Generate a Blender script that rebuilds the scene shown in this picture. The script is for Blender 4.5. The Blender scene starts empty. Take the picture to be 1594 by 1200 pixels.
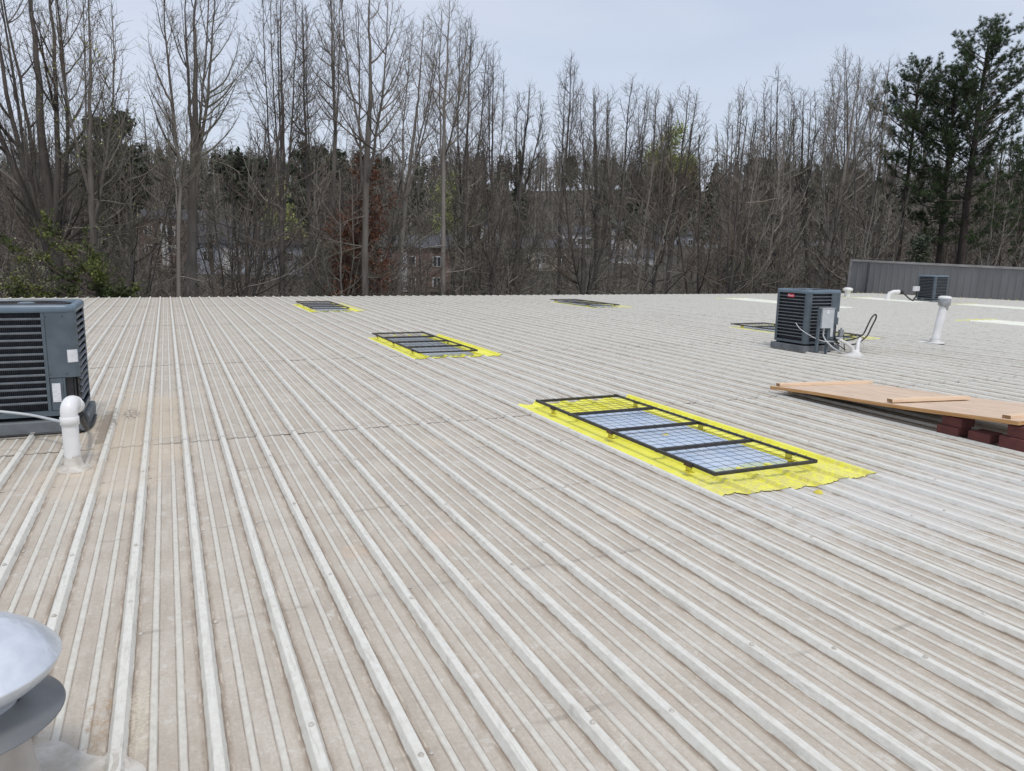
import bpy, math, random
import numpy as np
from mathutils import Vector, Matrix

# ------------------------------------------------------------------ camera, world, sun, exposure
scene = bpy.context.scene
COL = scene.collection
cam_data = bpy.data.cameras.new('camera')
cam = bpy.data.objects.new('camera', cam_data)
COL.objects.link(cam)
F_ = Vector((0.40885828, 0.89635928, -0.17139121))
R_ = Vector((0.91102238, -0.41192064, 0.01896336))
U_ = Vector((0.05360159, 0.16389455, 0.98502053))
m = Matrix.Identity(4)
for i in range(3):
    m[i][0], m[i][1], m[i][2] = R_[i], U_[i], -F_[i]
m[2][3] = 1.6326
cam.matrix_world = m
cam_data.sensor_width = 36.0
cam_data.lens = 36.0 * 1175.11 / 1594.0
cam_data.clip_start = 0.05
cam_data.clip_end = 3000
scene.camera = cam

SUN_EL, SUN_AZ = 62.0, 184.0          # azimuth clockwise from +Y: a veiled sun stands high behind the camera
world = bpy.data.worlds.new('World')
scene.world = world
world.use_nodes = True
wt = world.node_tree
wt.nodes.clear()
sky = wt.nodes.new('ShaderNodeTexSky')
sky.sky_type = 'NISHITA'
sky.sun_disc = False
sky.sun_elevation = math.radians(SUN_EL)
sky.sun_rotation = math.radians(SUN_AZ)
sky.air_density = 1.0
sky.dust_density = 2.5
sky.ozone_density = 1.0
# thin high overcast: soft uneven cloud veil in front of the blue
tc = wt.nodes.new('ShaderNodeTexCoord')
mp = wt.nodes.new('ShaderNodeMapping')
mp.inputs['Scale'].default_value = (1.6, 1.6, 5.0)
nz = wt.nodes.new('ShaderNodeTexNoise')
nz.inputs['Scale'].default_value = 1.3
nz.inputs['Detail'].default_value = 5
nz.inputs['Roughness'].default_value = 0.5
mr = wt.nodes.new('ShaderNodeMapRange')
mr.inputs['From Min'].default_value = 0.3
mr.inputs['From Max'].default_value = 0.7
mr.inputs['To Min'].default_value = 0.64
mr.inputs['To Max'].default_value = 0.96
mx = wt.nodes.new('ShaderNodeMix')
mx.data_type = 'RGBA'
mx.inputs['B'].default_value = (4.5, 4.85, 5.6, 1)
bg = wt.nodes.new('ShaderNodeBackground')
bg.inputs['Strength'].default_value = 0.15
wo = wt.nodes.new('ShaderNodeOutputWorld')
L = wt.links.new
L(tc.outputs['Generated'], mp.inputs['Vector']); L(mp.outputs['Vector'], nz.inputs['Vector'])
L(nz.outputs['Fac'], mr.inputs['Value']); L(mr.outputs['Result'], mx.inputs['Factor'])
L(sky.outputs['Color'], mx.inputs['A']); L(mx.outputs['Result'], bg.inputs['Color'])
L(bg.outputs['Background'], wo.inputs['Surface'])

sd = bpy.data.lights.new('sun', 'SUN')
sd.energy = 1.5
sd.angle = math.radians(10)
sd.color = (1.0, 0.955, 0.89)
sun = bpy.data.objects.new('sun', sd)
COL.objects.link(sun)
el, az = math.radians(SUN_EL), math.radians(SUN_AZ)
tosun = Vector((math.sin(az) * math.cos(el), math.cos(az) * math.cos(el), math.sin(el)))
sun.rotation_euler = (-tosun).to_track_quat('-Z', 'Y').to_euler()
sun.location = (0, 0, 60)

vs = scene.view_settings
vs.view_transform = 'Standard'
vs.look = 'None'
vs.exposure = 0.08
vs.gamma = 1.0
vs.use_curve_mapping = False
scene.cycles.max_bounces = 6
scene.cycles.diffuse_bounces = 3
scene.cycles.glossy_bounces = 3
scene.cycles.transparent_max_bounces = 6

random.seed(7)
RNG = np.random.default_rng(11)

# ------------------------------------------------------------------ node / material helpers
class NT:
    """small expression helper over a node tree"""
    def __init__(self, mat):
        mat.use_nodes = True
        self.t = mat.node_tree
        self.t.nodes.clear()
        self.out = self.t.nodes.new('ShaderNodeOutputMaterial')
        self.bsdf = self.t.nodes.new('ShaderNodeBsdfPrincipled')
        self.t.links.new(self.bsdf.outputs[0], self.out.inputs['Surface'])
    def put(self, sock, v):
        if isinstance(v, bpy.types.NodeSocket):
            self.t.links.new(v, sock)
        elif isinstance(v, (tuple, list)) and len(v) == 3 and sock.type == 'RGBA':
            sock.default_value = (*v, 1)
        else:
            sock.default_value = v
    def math(self, op, a, b=0.0, c=0.0, clamp=False):
        n = self.t.nodes.new('ShaderNodeMath'); n.operation = op; n.use_clamp = clamp
        self.put(n.inputs[0], a); self.put(n.inputs[1], b)
        if op in ('SMOOTH_MIN', 'MULTIPLY_ADD', 'COMPARE', 'WRAP'):
            self.put(n.inputs[2], c)
        return n.outputs[0]
    def add(self, a, b): return self.math('ADD', a, b)
    def sub(self, a, b): return self.math('SUBTRACT', a, b)
    def mul(self, a, b, clamp=False): return self.math('MULTIPLY', a, b, clamp=clamp)
    def abs(self, a): return self.math('ABSOLUTE', a)
    def mn(self, a, b): return self.math('MINIMUM', a, b)
    def mxm(self, a, b): return self.math('MAXIMUM', a, b)
    def step(self, v, lo, hi, a=0.0, b=1.0):
        n = self.t.nodes.new('ShaderNodeMapRange'); n.interpolation_type = 'SMOOTHSTEP'
        self.put(n.inputs['Value'], v); self.put(n.inputs['From Min'], lo); self.put(n.inputs['From Max'], hi)
        self.put(n.inputs['To Min'], a); self.put(n.inputs['To Max'], b)
        return n.outputs[0]
    def mix(self, f, a, b, mode='MIX'):
        n = self.t.nodes.new('ShaderNodeMix'); n.data_type = 'RGBA'; n.blend_type = mode
        self.put(n.inputs['Factor'], f); self.put(n.inputs['A'], a); self.put(n.inputs['B'], b)
        return n.outputs['Result']
    def pos(self):
        g = self.t.nodes.new('ShaderNodeNewGeometry'); return g.outputs['Position']
    def obj(self):
        g = self.t.nodes.new('ShaderNodeTexCoord'); return g.outputs['Object']
    def rnd(self):
        g = self.t.nodes.new('ShaderNodeObjectInfo'); return g.outputs['Random']
    def island(self):
        g = self.t.nodes.new('ShaderNodeNewGeometry'); return g.outputs['Random Per Island']
    def xyz(self, v):
        s = self.t.nodes.new('ShaderNodeSeparateXYZ'); self.put(s.inputs[0], v); return s.outputs
    def mapped(self, v, scale, loc=(0, 0, 0)):
        n = self.t.nodes.new('ShaderNodeMapping'); self.put(n.inputs['Vector'], v)
        n.inputs['Scale'].default_value = scale; n.inputs['Location'].default_value = loc
        return n.outputs[0]
    def noise(self, v, scale=1.0, detail=3.0, rough=0.55, dist=0.0):
        n = self.t.nodes.new('ShaderNodeTexNoise'); self.put(n.inputs['Vector'], v)
        n.inputs['Scale'].default_value = scale; n.inputs['Detail'].default_value = detail
        n.inputs['Roughness'].default_value = rough; n.inputs['Distortion'].default_value = dist
        return n.outputs['Fac']
    def bump(self, h, strength=0.3, dist=0.01):
        n = self.t.nodes.new('ShaderNodeBump'); n.inputs['Strength'].default_value = strength
        n.inputs['Distance'].default_value = dist; self.put(n.inputs['Height'], h)
        self.t.links.new(n.outputs[0], self.bsdf.inputs['Normal'])
    def set(self, color=None, rough=None, metal=None, spec=None):
        b = self.bsdf
        if color is not None: self.put(b.inputs['Base Color'], color)
        if rough is not None: self.put(b.inputs['Roughness'], rough)
        if metal is not None: self.put(b.inputs['Metallic'], metal)
        if spec is not None: self.put(b.inputs['Specular IOR Level'], spec)

MATS = {}
def mat(name, c1, c2=None, scale=4.0, stretch=(1, 1, 1), rough=0.6, metal=0.0, bump=0.0, bscale=30.0, spec=0.5, detail=4, per=0.0, world_space=True, lo=.3, hi=.7):
    """colour wandering between c1 and c2 by noise, with optional fine relief and per-object variation"""
    mt = bpy.data.materials.new(name)
    n = NT(mt)
    v = n.pos() if world_space else n.obj()
    if c2 is None:
        c2 = tuple(x * 0.82 for x in c1)
    f = n.step(n.noise(n.mapped(v, stretch), scale, detail), lo, hi)
    col = n.mix(f, c1, c2)
    if per:
        col = n.mix(n.mul(n.rnd(), per), col, tuple(x * 0.55 for x in c1))
    n.set(col, rough, metal, spec)
    if bump:
        n.bump(n.noise(v, bscale, 3), bump, 0.01)
    MATS[name] = mt
    return mt

# ---- the painted, weathered roof sheet
PITCH, X0 = 0.3048, -0.2352
PAN = -0.032
LAPS = [6.95, 11.77, 17.9, 23.9]
TAN = [(.87, 4.02, .09, .12, (.62, .47, .34)), (1.41, 4.05, .10, .16, (.60, .44, .33)), (2.72, 4.0, .12, .14, (.66, .55, .42)), (-.67, 6.24, .10, .12, (.72, .58, .42)), (-.17, 2.8, .05, .30, (.66, .58, .44)), (3.7, 3.72, .06, .06, (.40, .30, .2)), (-.16, 5.9, .10, .2, (.62, .50, .38)), (2.1, 6.2, .10, .14, (.64, .54, .42)), (5.6, 6.3, .12, .16, (.6, .5, .4)), (.3, 9.5, .1, .3, (.6, .52, .42))]
def roof_material():
    mt = bpy.data.materials.new('weathered_roof_coating')
    n = NT(mt)
    p = n.pos(); s = n.xyz(p)
    u = n.math('FRACT', n.mul(n.sub(s[0], X0), 1 / PITCH))
    um = n.mul(u, PITCH)                                   # metres from the last major rib
    d = n.mn(um, n.sub(PITCH, um))
    wob = n.mul(n.sub(n.noise(n.mapped(p, (9, 2.5, 1)), 3.0, 3), 0.5), 0.012)
    dw = n.add(d, wob)
    rib = n.step(dw, 0.0275, 0.0310, 1.0, 0.0)
    m1 = n.abs(n.sub(um, 0.108)); m2 = n.abs(n.sub(um, 0.200))
    mm = n.add(n.mn(m1, m2), n.mul(wob, 0.5))
    minor = n.step(mm, 0.0105, 0.0140, 1.0, 0.0)
    # colours
    streak = n.noise(n.mapped(p, (14, 1.1, 1)), 1.6, 5, 0.62)
    blotch = n.noise(n.mapped(p, (1, 1, 1)), 2.3, 5, 0.6)
    fine = n.noise(n.mapped(p, (1, 0.6, 1)), 38.0, 4, 0.65)
    big = n.noise(n.mapped(p, (.35, .2, 1)), 1.0, 2)
    pan = n.mix(n.step(blotch, .32, .7), (.455, .402, .332), (.535, .485, .408))
    pan = n.mix(n.mul(n.step(streak, .42, .74), .42), pan, (.36, .305, .245))
    pan = n.mix(n.mul(n.step(fine, .5, .75), .4), pan, (.63, .595, .54))
    pan = n.mix(n.mul(n.step(n.noise(n.mapped(p, (1, .8, 1), (5, 3, 0)), 9.0, 6, .7), .58, .68), .45), pan, (.70, .68, .63))
    pan = n.mix(n.mul(n.step(n.noise(n.mapped(p, (1, .9, 1), (1, 7, 0)), 4.2, 6, .7, .8), .60, .70), .35), pan, (.54, .42, .32))
    pan = n.mix(n.mul(n.step(n.noise(n.mapped(p, (1.4, .9, 1), (11, 2, 0)), 21.0, 5, .7, 1.0), .60, .72), .45), pan, (.27, .235, .205))
    cur = n.noise(n.mapped(p, (1, .8, 1), (2, 9, 4)), 15.0, 3, .6, 2.2)
    pan = n.mix(n.mul(n.step(n.abs(n.sub(cur, .5)), .004, .016, 1.0, 0.0), n.mul(n.step(blotch, .45, .6), .38)), pan, (.70, .67, .61))
    grit = n.noise(n.mapped(p, (1, 1, 1), (12, 9, 4)), 70.0, 4, .75)
    pan = n.mix(n.mul(n.step(grit, .55, .67), .28), pan, (.28, .235, .19))
    pan = n.mix(n.mul(n.step(grit, .46, .36), .25), pan, (.66, .63, .57))
    white = n.mix(n.step(fine, .35, .75), (.715, .705, .645), (.625, .605, .54))
    minc = n.mix(n.step(fine, .3, .7), (.65, .63, .565), (.56, .53, .465))
    # brown dirt lying in the corners against the ribs, broken by noise
    corner = n.mul(n.step(dw, .0285, .0315), n.step(dw, .038, .058, 1.0, 0.0))
    brk = n.step(n.noise(n.mapped(p, (6, 1.5, 1), (3, 0, 0)), 5.0, 5, .7), .36, .58)
    corner = n.mul(n.mul(corner, n.add(.35, n.mul(brk, .65))), .85)
    pale = n.mul(n.mul(n.step(dw, .036, .041), n.step(dw, .044, .050, 1.0, 0.0)), n.step(n.noise(n.mapped(p, (3, 1.2, 1), (9, 5, 0)), 5.0, 5, .7), .5, .6))
    medge = n.mul(n.mul(n.step(mm, .011, .014), n.step(mm, .015, .021, 1.0, 0.0)), n.mul(brk, .55))
    col = n.mix(minor, pan, minc)
    col = n.mix(corner, col, (.29, .23, .175))
    col = n.mix(n.mul(pale, .6), col, (.64, .57, .48))
    col = n.mix(medge, col, (.30, .25, .21))
    cr = n.mul(n.step(n.abs(n.sub(d, .0330)), .0012, .0035, 1.0, 0.0), n.step(n.noise(n.mapped(p, (2, 1.0, 1), (5, 3, 7)), 6.0, 4, .7), .34, .52))
    col = n.mix(n.mul(cr, .7), col, (.19, .155, .125))
    cm = n.mul(n.step(n.abs(n.sub(n.mn(m1, m2), .0158)), .0006, .0022, 1.0, 0.0), n.step(n.noise(n.mapped(p, (2, 1.0, 1), (1, 6, 7)), 6.0, 4, .7), .38, .54))
    col = n.mix(n.mul(cm, .55), col, (.23, .19, .155))
    ribc = n.mix(n.mul(n.step(n.noise(n.mapped(p, (8, 1.4, 1), (2, 2, 2)), 3.0, 5, .7), .5, .72), .5), white, (.53, .50, .45))
    ribc = n.mix(n.mul(n.step(n.noise(n.mapped(p, (30, 2.2, 1), (1, 2, 2)), 2.0, 4, .6), .56, .64), .35), ribc, (.40, .37, .33))
    ribc = n.mix(n.mul(n.step(n.noise(n.mapped(p, (1, 1, 1), (7, 2, 2)), 26.0, 4, .7), .6, .7), .5), ribc, (.80, .80, .77))
    col = n.mix(rib, col, ribc)
    notrib = n.sub(1.0, n.mul(rib, .75))
    # faint dirt lines across the pans over each purlin, and the dark ragged end laps
    yw = n.add(s[1], n.mul(n.sub(n.noise(n.mapped(p, (1, .2, 1)), 7.0, 4, .7), .5), .05))
    pv = n.math('FRACT', n.mul(n.add(yw, .28), 1 / 1.24))
    pd = n.mul(n.mn(pv, n.sub(1.0, pv)), 1.24)
    pl = n.mul(n.mul(n.step(pd, .006, .022, 1.0, 0.0), n.step(n.noise(n.mapped(p, (1, .5, 1), (4, 4, 4)), 3.2, 4, .7), .42, .6)), n.mul(notrib, .40))
    col = n.mix(pl, col, (.20, .165, .14))
    halo = n.mul(n.mul(n.step(pd, .0, .13, 1.0, 0.0), n.step(n.noise(n.mapped(p, (1, .6, 1), (8, 1, 4)), 2.6, 3, .7), .46, .66)), n.mul(notrib, .18))
    col = n.mix(halo, col, (.30, .255, .22))
    ld = None
    for yl in LAPS:
        a = n.abs(n.sub(yw, yl + .012))
        ld = a if ld is None else n.mn(ld, a)
    lap = n.mul(n.step(ld, .007, .02, 1.0, 0.0), n.step(n.noise(n.mapped(p, (1, .3, 1), (2, 8, 4)), 6.0, 4, .7), .32, .5))
    col = n.mix(n.mul(lap, n.mul(notrib, .65)), col, (.13, .11, .095))
    lh = n.mul(n.step(n.abs(n.sub(ld, .03)), .0, .03, 1.0, 0.0), n.step(n.noise(n.mapped(p, (1, .3, 1), (6, 8, 1)), 5.0, 4, .7), .45, .6))
    col = n.mix(n.mul(lh, .4), col, (.62, .59, .54))
    # stains and other marks that belong to places: tan wash by the left condenser, white over-spray by the front skylight
    def spot(cx, cy, rx, ry, rag=.9, nsc=3.0):
        a = n.mul(n.sub(s[0], cx), 1 / rx); b = n.mul(n.sub(s[1], cy), 1 / ry)
        r = n.math('SQRT', n.add(n.mul(a, a), n.mul(b, b)))
        r = n.add(r, n.mul(n.sub(n.noise(p, nsc, 6, .7), .5), rag * 2))
        return n.step(r, .55, 1.05, 1.0, 0.0)
    col = n.mix(n.mul(n.mul(spot(-.32, 7.9, .55, 2.2, 1.3, 2.2), notrib), .5), col, (.60, .50, .37))
    col = n.mix(n.mul(spot(-.60, 7.9, .085, .95, 1.0, 7.0), .65), col, (.20, .165, .13))  # narrow darker strip along the right side of the left condenser pad
    col = n.mix(n.mul(spot(-.60, 6.0, .5, .5, .8, 6.0), .5), col, (.60, .52, .42))
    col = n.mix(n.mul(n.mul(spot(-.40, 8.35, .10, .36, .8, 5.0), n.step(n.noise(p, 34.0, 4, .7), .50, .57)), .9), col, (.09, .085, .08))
    col = n.mix(n.mul(n.mul(spot(-.31, 2.72, .05, .36, 1.7, 11.0), n.step(n.noise(n.mapped(p, (1, .5, 1), (6, 6, 1)), 24.0, 5, .75), .42, .60)), .75), col, (.36, .25, .15))
    col = n.mix(n.mul(spot(4.9, 3.5, 1.7, .8, 1.8, 7.0), .33), col, (.70, .70, .69))
    col = n.mix(n.mul(spot(3.4, 8.4, 1.4, .6, 1.8, 7.0), .14), col, (.68, .67, .65))
    col = n.mix(n.mul(spot(11.2, 9.0, 1.0, .8, 1.2, 6.0), .25), col, (.70, .68, .63))
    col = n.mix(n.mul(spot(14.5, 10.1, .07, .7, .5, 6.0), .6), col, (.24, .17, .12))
    for (cx, cy, rx, ry, cc) in TAN: col = n.mix(n.mul(n.mul(spot(cx, cy, rx, ry, 1.3, 16.0), n.mul(notrib, n.step(grit, .62, .42))), .5), col, cc)
    n.set(col, n.step(fine, .2, .8, .5, .72), 0.0, .35)
    n.bump(n.add(n.mul(fine, .6), n.mul(n.noise(p, 9.0, 4), .9)), .5, .004)
    return mt
M_ROOF = roof_material()

def streaky(name, c1, c2, c3, sc, rough=.6):
    mt = bpy.data.materials.new(name); n = NT(mt); p = n.obj()
    f = n.step(n.noise(n.mapped(p, sc), 1.0, 5, .6), .35, .65)
    g = n.step(n.noise(n.mapped(p, (sc[0] * 3, sc[1] * 3, sc[2] * 3), (4, 4, 4)), 1.0, 4), .5, .7)
    n.set(n.mix(n.mul(g, .5), n.mix(f, c1, c2), c3), rough)
    n.bump(f, .2, .003)
    MATS[name] = mt
    return mt

mat('white_pvc', (.80, .80, .80), (.70, .70, .69), 5, rough=.38, bump=.05)
mat('white_sealant', (.74, .74, .73), (.58, .57, .54), 9, rough=.6, bump=.6, bscale=25)
mat('grey_sealant', (.62, .59, .54), (.44, .40, .34), 11, rough=.7, bump=.5, bscale=22)
mat('blue_grey_steel', (.100, .127, .150), (.074, .096, .115), 7, rough=.42, bump=.04)
mat('blue_grey_top', (.14, .195, .25), (.115, .16, .20), 6, rough=.38)
mat('slat_steel', (.19, .21, .235), (.135, .155, .175), 9, rough=.45)
mat('pad_plastic', (.17, .19, .205), (.12, .13, .14), 5, rough=.7, bump=.2)
mat('black_rubber', (.018, .018, .02), (.03, .03, .03), 8, rough=.55)
mat('black_steel', (.022, .022, .024), (.045, .04, .036), 14, rough=.45, bump=.1)
mat('rusty_black_steel', (.03, .024, .022), (.12, .06, .035), 10, rough=.6, bump=.2)
mat('bracket_yellow', (.80, .74, .03), (.60, .50, .06), 25, rough=.55)
mat('box_grey', (.52, .55, .57), (.46, .49, .51), 10, rough=.45)
mat('box_dark_grey', (.30, .31, .32), (.22, .23, .24), 10, rough=.45)
mat('label_white', (.74, .75, .77), (.50, .51, .53), 60, stretch=(.3, .3, 4), rough=.5, lo=.52, hi=.60)
mat('galvanised', (.46, .47, .48), (.33, .34, .35), 16, rough=.38, metal=.6)
mat('vent_aluminium', (.80, .83, .88), (.60, .645, .70), 6.5, rough=.32, metal=.45, bump=.9, bscale=8, spec=.8)
mat('vent_disc_steel', (.24, .245, .25), (.18, .185, .19), 4.0, rough=.42, metal=.4)
mat('vent_cone', (.52, .48, .44), (.40, .36, .32), 5.0, rough=.75, bump=.3)
mat('red_badge', (.60, .03, .06), (.5, .03, .05), 5, rough=.4)
mat('badge_white', (.8, .8, .8), (.75, .75, .75), 5, rough=.4)
mat('paver_red', (.145, .045, .040), (.10, .034, .032), 6, rough=.9, bump=.5, bscale=60, per=.4)
mat('wall_siding', (.200, .205, .21), (.165, .17, .175), 1.5, stretch=(1, 1, .3), rough=.5)
mat('wall_trim', (.34, .335, .33), (.24, .235, .23), 2, rough=.5)
mat('wall_dark', (.04, .045, .05), (.03, .03, .035), 2, rough=.5)
mat('screw_paint', (.60, .58, .53), (.42, .38, .33), 20, rough=.55)
mat('curb_tan', (.50, .38, .26), (.62, .56, .12), 6, rough=.7)
mat('bark_grey', (.195, .175, .154), (.115, .100, .087), 3.2, stretch=(1, 1, .25), rough=.95, bump=.5, bscale=14, per=.35)
mat('bark_dark', (.125, .110, .098), (.065, .056, .050), 3.2, stretch=(1, 1, .25), rough=.95, bump=.5, bscale=14, per=.3)
mat('bark_pale', (.265, .24, .212), (.19, .17, .15), 3.2, stretch=(1, 1, .25), rough=.95, bump=.4, bscale=14, per=.25)
mat('pine_bark', (.070, .052, .043), (.035, .028, .025), 4, stretch=(1, 1, .3), rough=.95, bump=.5, bscale=10)
mat('hill_litter', (.070, .060, .048), (.044, .043, .033), .12, rough=1.0, bump=.6, bscale=2.0)
mat('ground_dark', (.060, .052, .042), (.035, .034, .026), .4, rough=1.0, bump=.5, bscale=3.0)
mat('gutter', (.30, .28, .26), (.22, .2, .18), 2, rough=.6)

def twigmat(name, dark, mid, light):
    mt = bpy.data.materials.new(name); n = NT(mt)
    r = n.island(); q = n.noise(n.pos(), .22, 3)
    c = n.mix(n.step(r, .15, .6), dark, mid); c = n.mix(n.step(r, .62, .98), c, light)
    c = n.mix(n.mul(n.step(q, .48, .64), .45), c, (.20, .15, .105)); c = n.mix(n.mul(n.step(q, .50, .36), .35), c, (.17, .17, .10))
    n.set(c, .9, 0, .2); MATS[name] = mt
twigmat('twig', (.08, .070, .061), (.185, .163, .142), (.31, .28, .245))
twigmat('twig_dark', (.055, .048, .043), (.135, .118, .106), (.27, .24, .215))
twigmat('twig_pale', (.13, .115, .10), (.26, .232, .20), (.40, .36, .31))
twigmat('twig_far', (.065, .058, .050), (.175, .156, .137), (.38, .345, .31))
def leafmat(name, c1, c2, c3, trans=.25):
    mt = bpy.data.materials.new(name); n = NT(mt)
    r = n.island()
    c = n.mix(r, c1, c2)
    c = n.mix(n.step(n.noise(n.pos(), .9, 3), .4, .65), c, c3)
    n.set(c, .6, 0, .25)
    MATS[name] = mt
leafmat('needles', (.050, .082, .034), (.105, .140, .054), (.034, .054, .028))
leafmat('far_needles', (.060, .078, .048), (.092, .108, .062), (.044, .058, .042))
leafmat('brown_leaves', (.175, .065, .036), (.11, .042, .028), (.20, .09, .05))
leafmat('spring_leaves', (.33, .38, .09), (.22, .27, .07), (.38, .40, .14))
leafmat('cedar_leaves', (.075, .100, .026), (.15, .165, .035), (.050, .070, .024))
leafmat('shrub_leaves', (.20, .21, .10), (.09, .11, .04), (.30, .29, .20))
leafmat('buds', (.27, .22, .10), (.20, .17, .09), (.17, .12, .08))

streaky('plywood_face', (.72, .55, .41), (.57, .43, .315), (.28, .235, .19), (26, .45, 26), .75)
streaky('plywood_edge', (.52, .27, .10), (.64, .38, .17), (.28, .14, .06), (2, 2, 60), .8)
streaky('lumber_face', (.72, .53, .36), (.80, .62, .45), (.30, .15, .08), (1.2, 26, 26), .7)
streaky('lumber_end', (.26, .145, .07), (.36, .21, .11), (.18, .1, .05), (30, 30, 30), .85)

def yellow_material():
    mt = bpy.data.materials.new('yellow_safety_membrane'); n = NT(mt)
    p = n.pos(); s = n.xyz(p)
    c = n.mix(n.step(n.noise(p, 3.5, 4), .35, .65), (.90, .87, .10), (.84, .80, .08))
    c = n.mix(n.mul(n.step(n.noise(n.mapped(p, (1, .6, 1), (3, 2, 1)), 4.0, 6, .7), .53, .66), .4), c, (.70, .62, .16))
    c = n.mix(n.mul(n.step(n.noise(n.mapped(p, (.7, 3, 1), (9, 2, 1)), 5.0, 5, .7), .52, .62), .4), c, (.88, .86, .36))
    c = n.mix(n.mul(n.mul(n.step(s[1], 4.75, 4.2), n.step(n.noise(p, 22.0, 5, .75), .42, .56)), .55), c, (.60, .52, .30))
    c = n.mix(n.mul(n.step(n.noise(p, 60.0, 2), .5, .7), .25), c, (.85, .80, .25))
    n.set(c, .5, 0, .4)
    n.bump(n.noise(p, 40.0, 3), .4, .004)
    MATS['yellow_membrane'] = mt
yellow_material()
def pale_panel_material():
    mt = bpy.data.materials.new('pale_skylight_panel'); n = NT(mt)
    p = n.pos()
    c = n.mix(n.step(n.noise(n.mapped(p, (2, .5, 1)), 2.0, 4), .4, .65), (.93, .93, .84), (.88, .88, .74))
    n.set(c, .45, 0, .5)
    MATS['pale_panel'] = mt
pale_panel_material()
mat('yellow_rim', (.82, .80, .22), (.78, .78, .45), 4, rough=.5)
def pane_material():
    mt = bpy.data.materials.new('blue_white_fibreglass'); n = NT(mt)
    p = n.pos()
    c = n.mix(n.step(n.noise(n.mapped(p, (3, 1, 1)), 1.6, 5), .3, .7), (.50, .62, .80), (.61, .70, .83))
    c = n.mix(n.mul(n.step(n.noise(p, 10.0, 6, .7), .58, .68), .5), c, (.62, .60, .52))
    n.set(c, .28, 0, .6)
    MATS['pane'] = mt
pane_material()
mat('pane_grey', (.46, .50, .54), (.30, .33, .36), 7.0, stretch=(1, 2.5, 1), rough=.35)
def coil_material():
    mt = bpy.data.materials.new('condenser_coil_fins'); n = NT(mt)
    s = n.xyz(n.obj())
    w = n.math('FRACT', n.mul(n.add(s[0], s[1]), 1 / .0145))
    f = n.step(n.abs(n.sub(w, .5)), .12, .30)
    r = n.noise(n.obj(), 30.0, 3)
    c = n.mix(n.mul(f, n.step(r, .3, .7, .5, 1.0)), (.006, .007, .010), (.040, .046, .058))
    n.set(c, .5, .3, .3)
    n.bump(f, .8, .004)
    MATS['coil'] = mt
coil_material()

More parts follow.
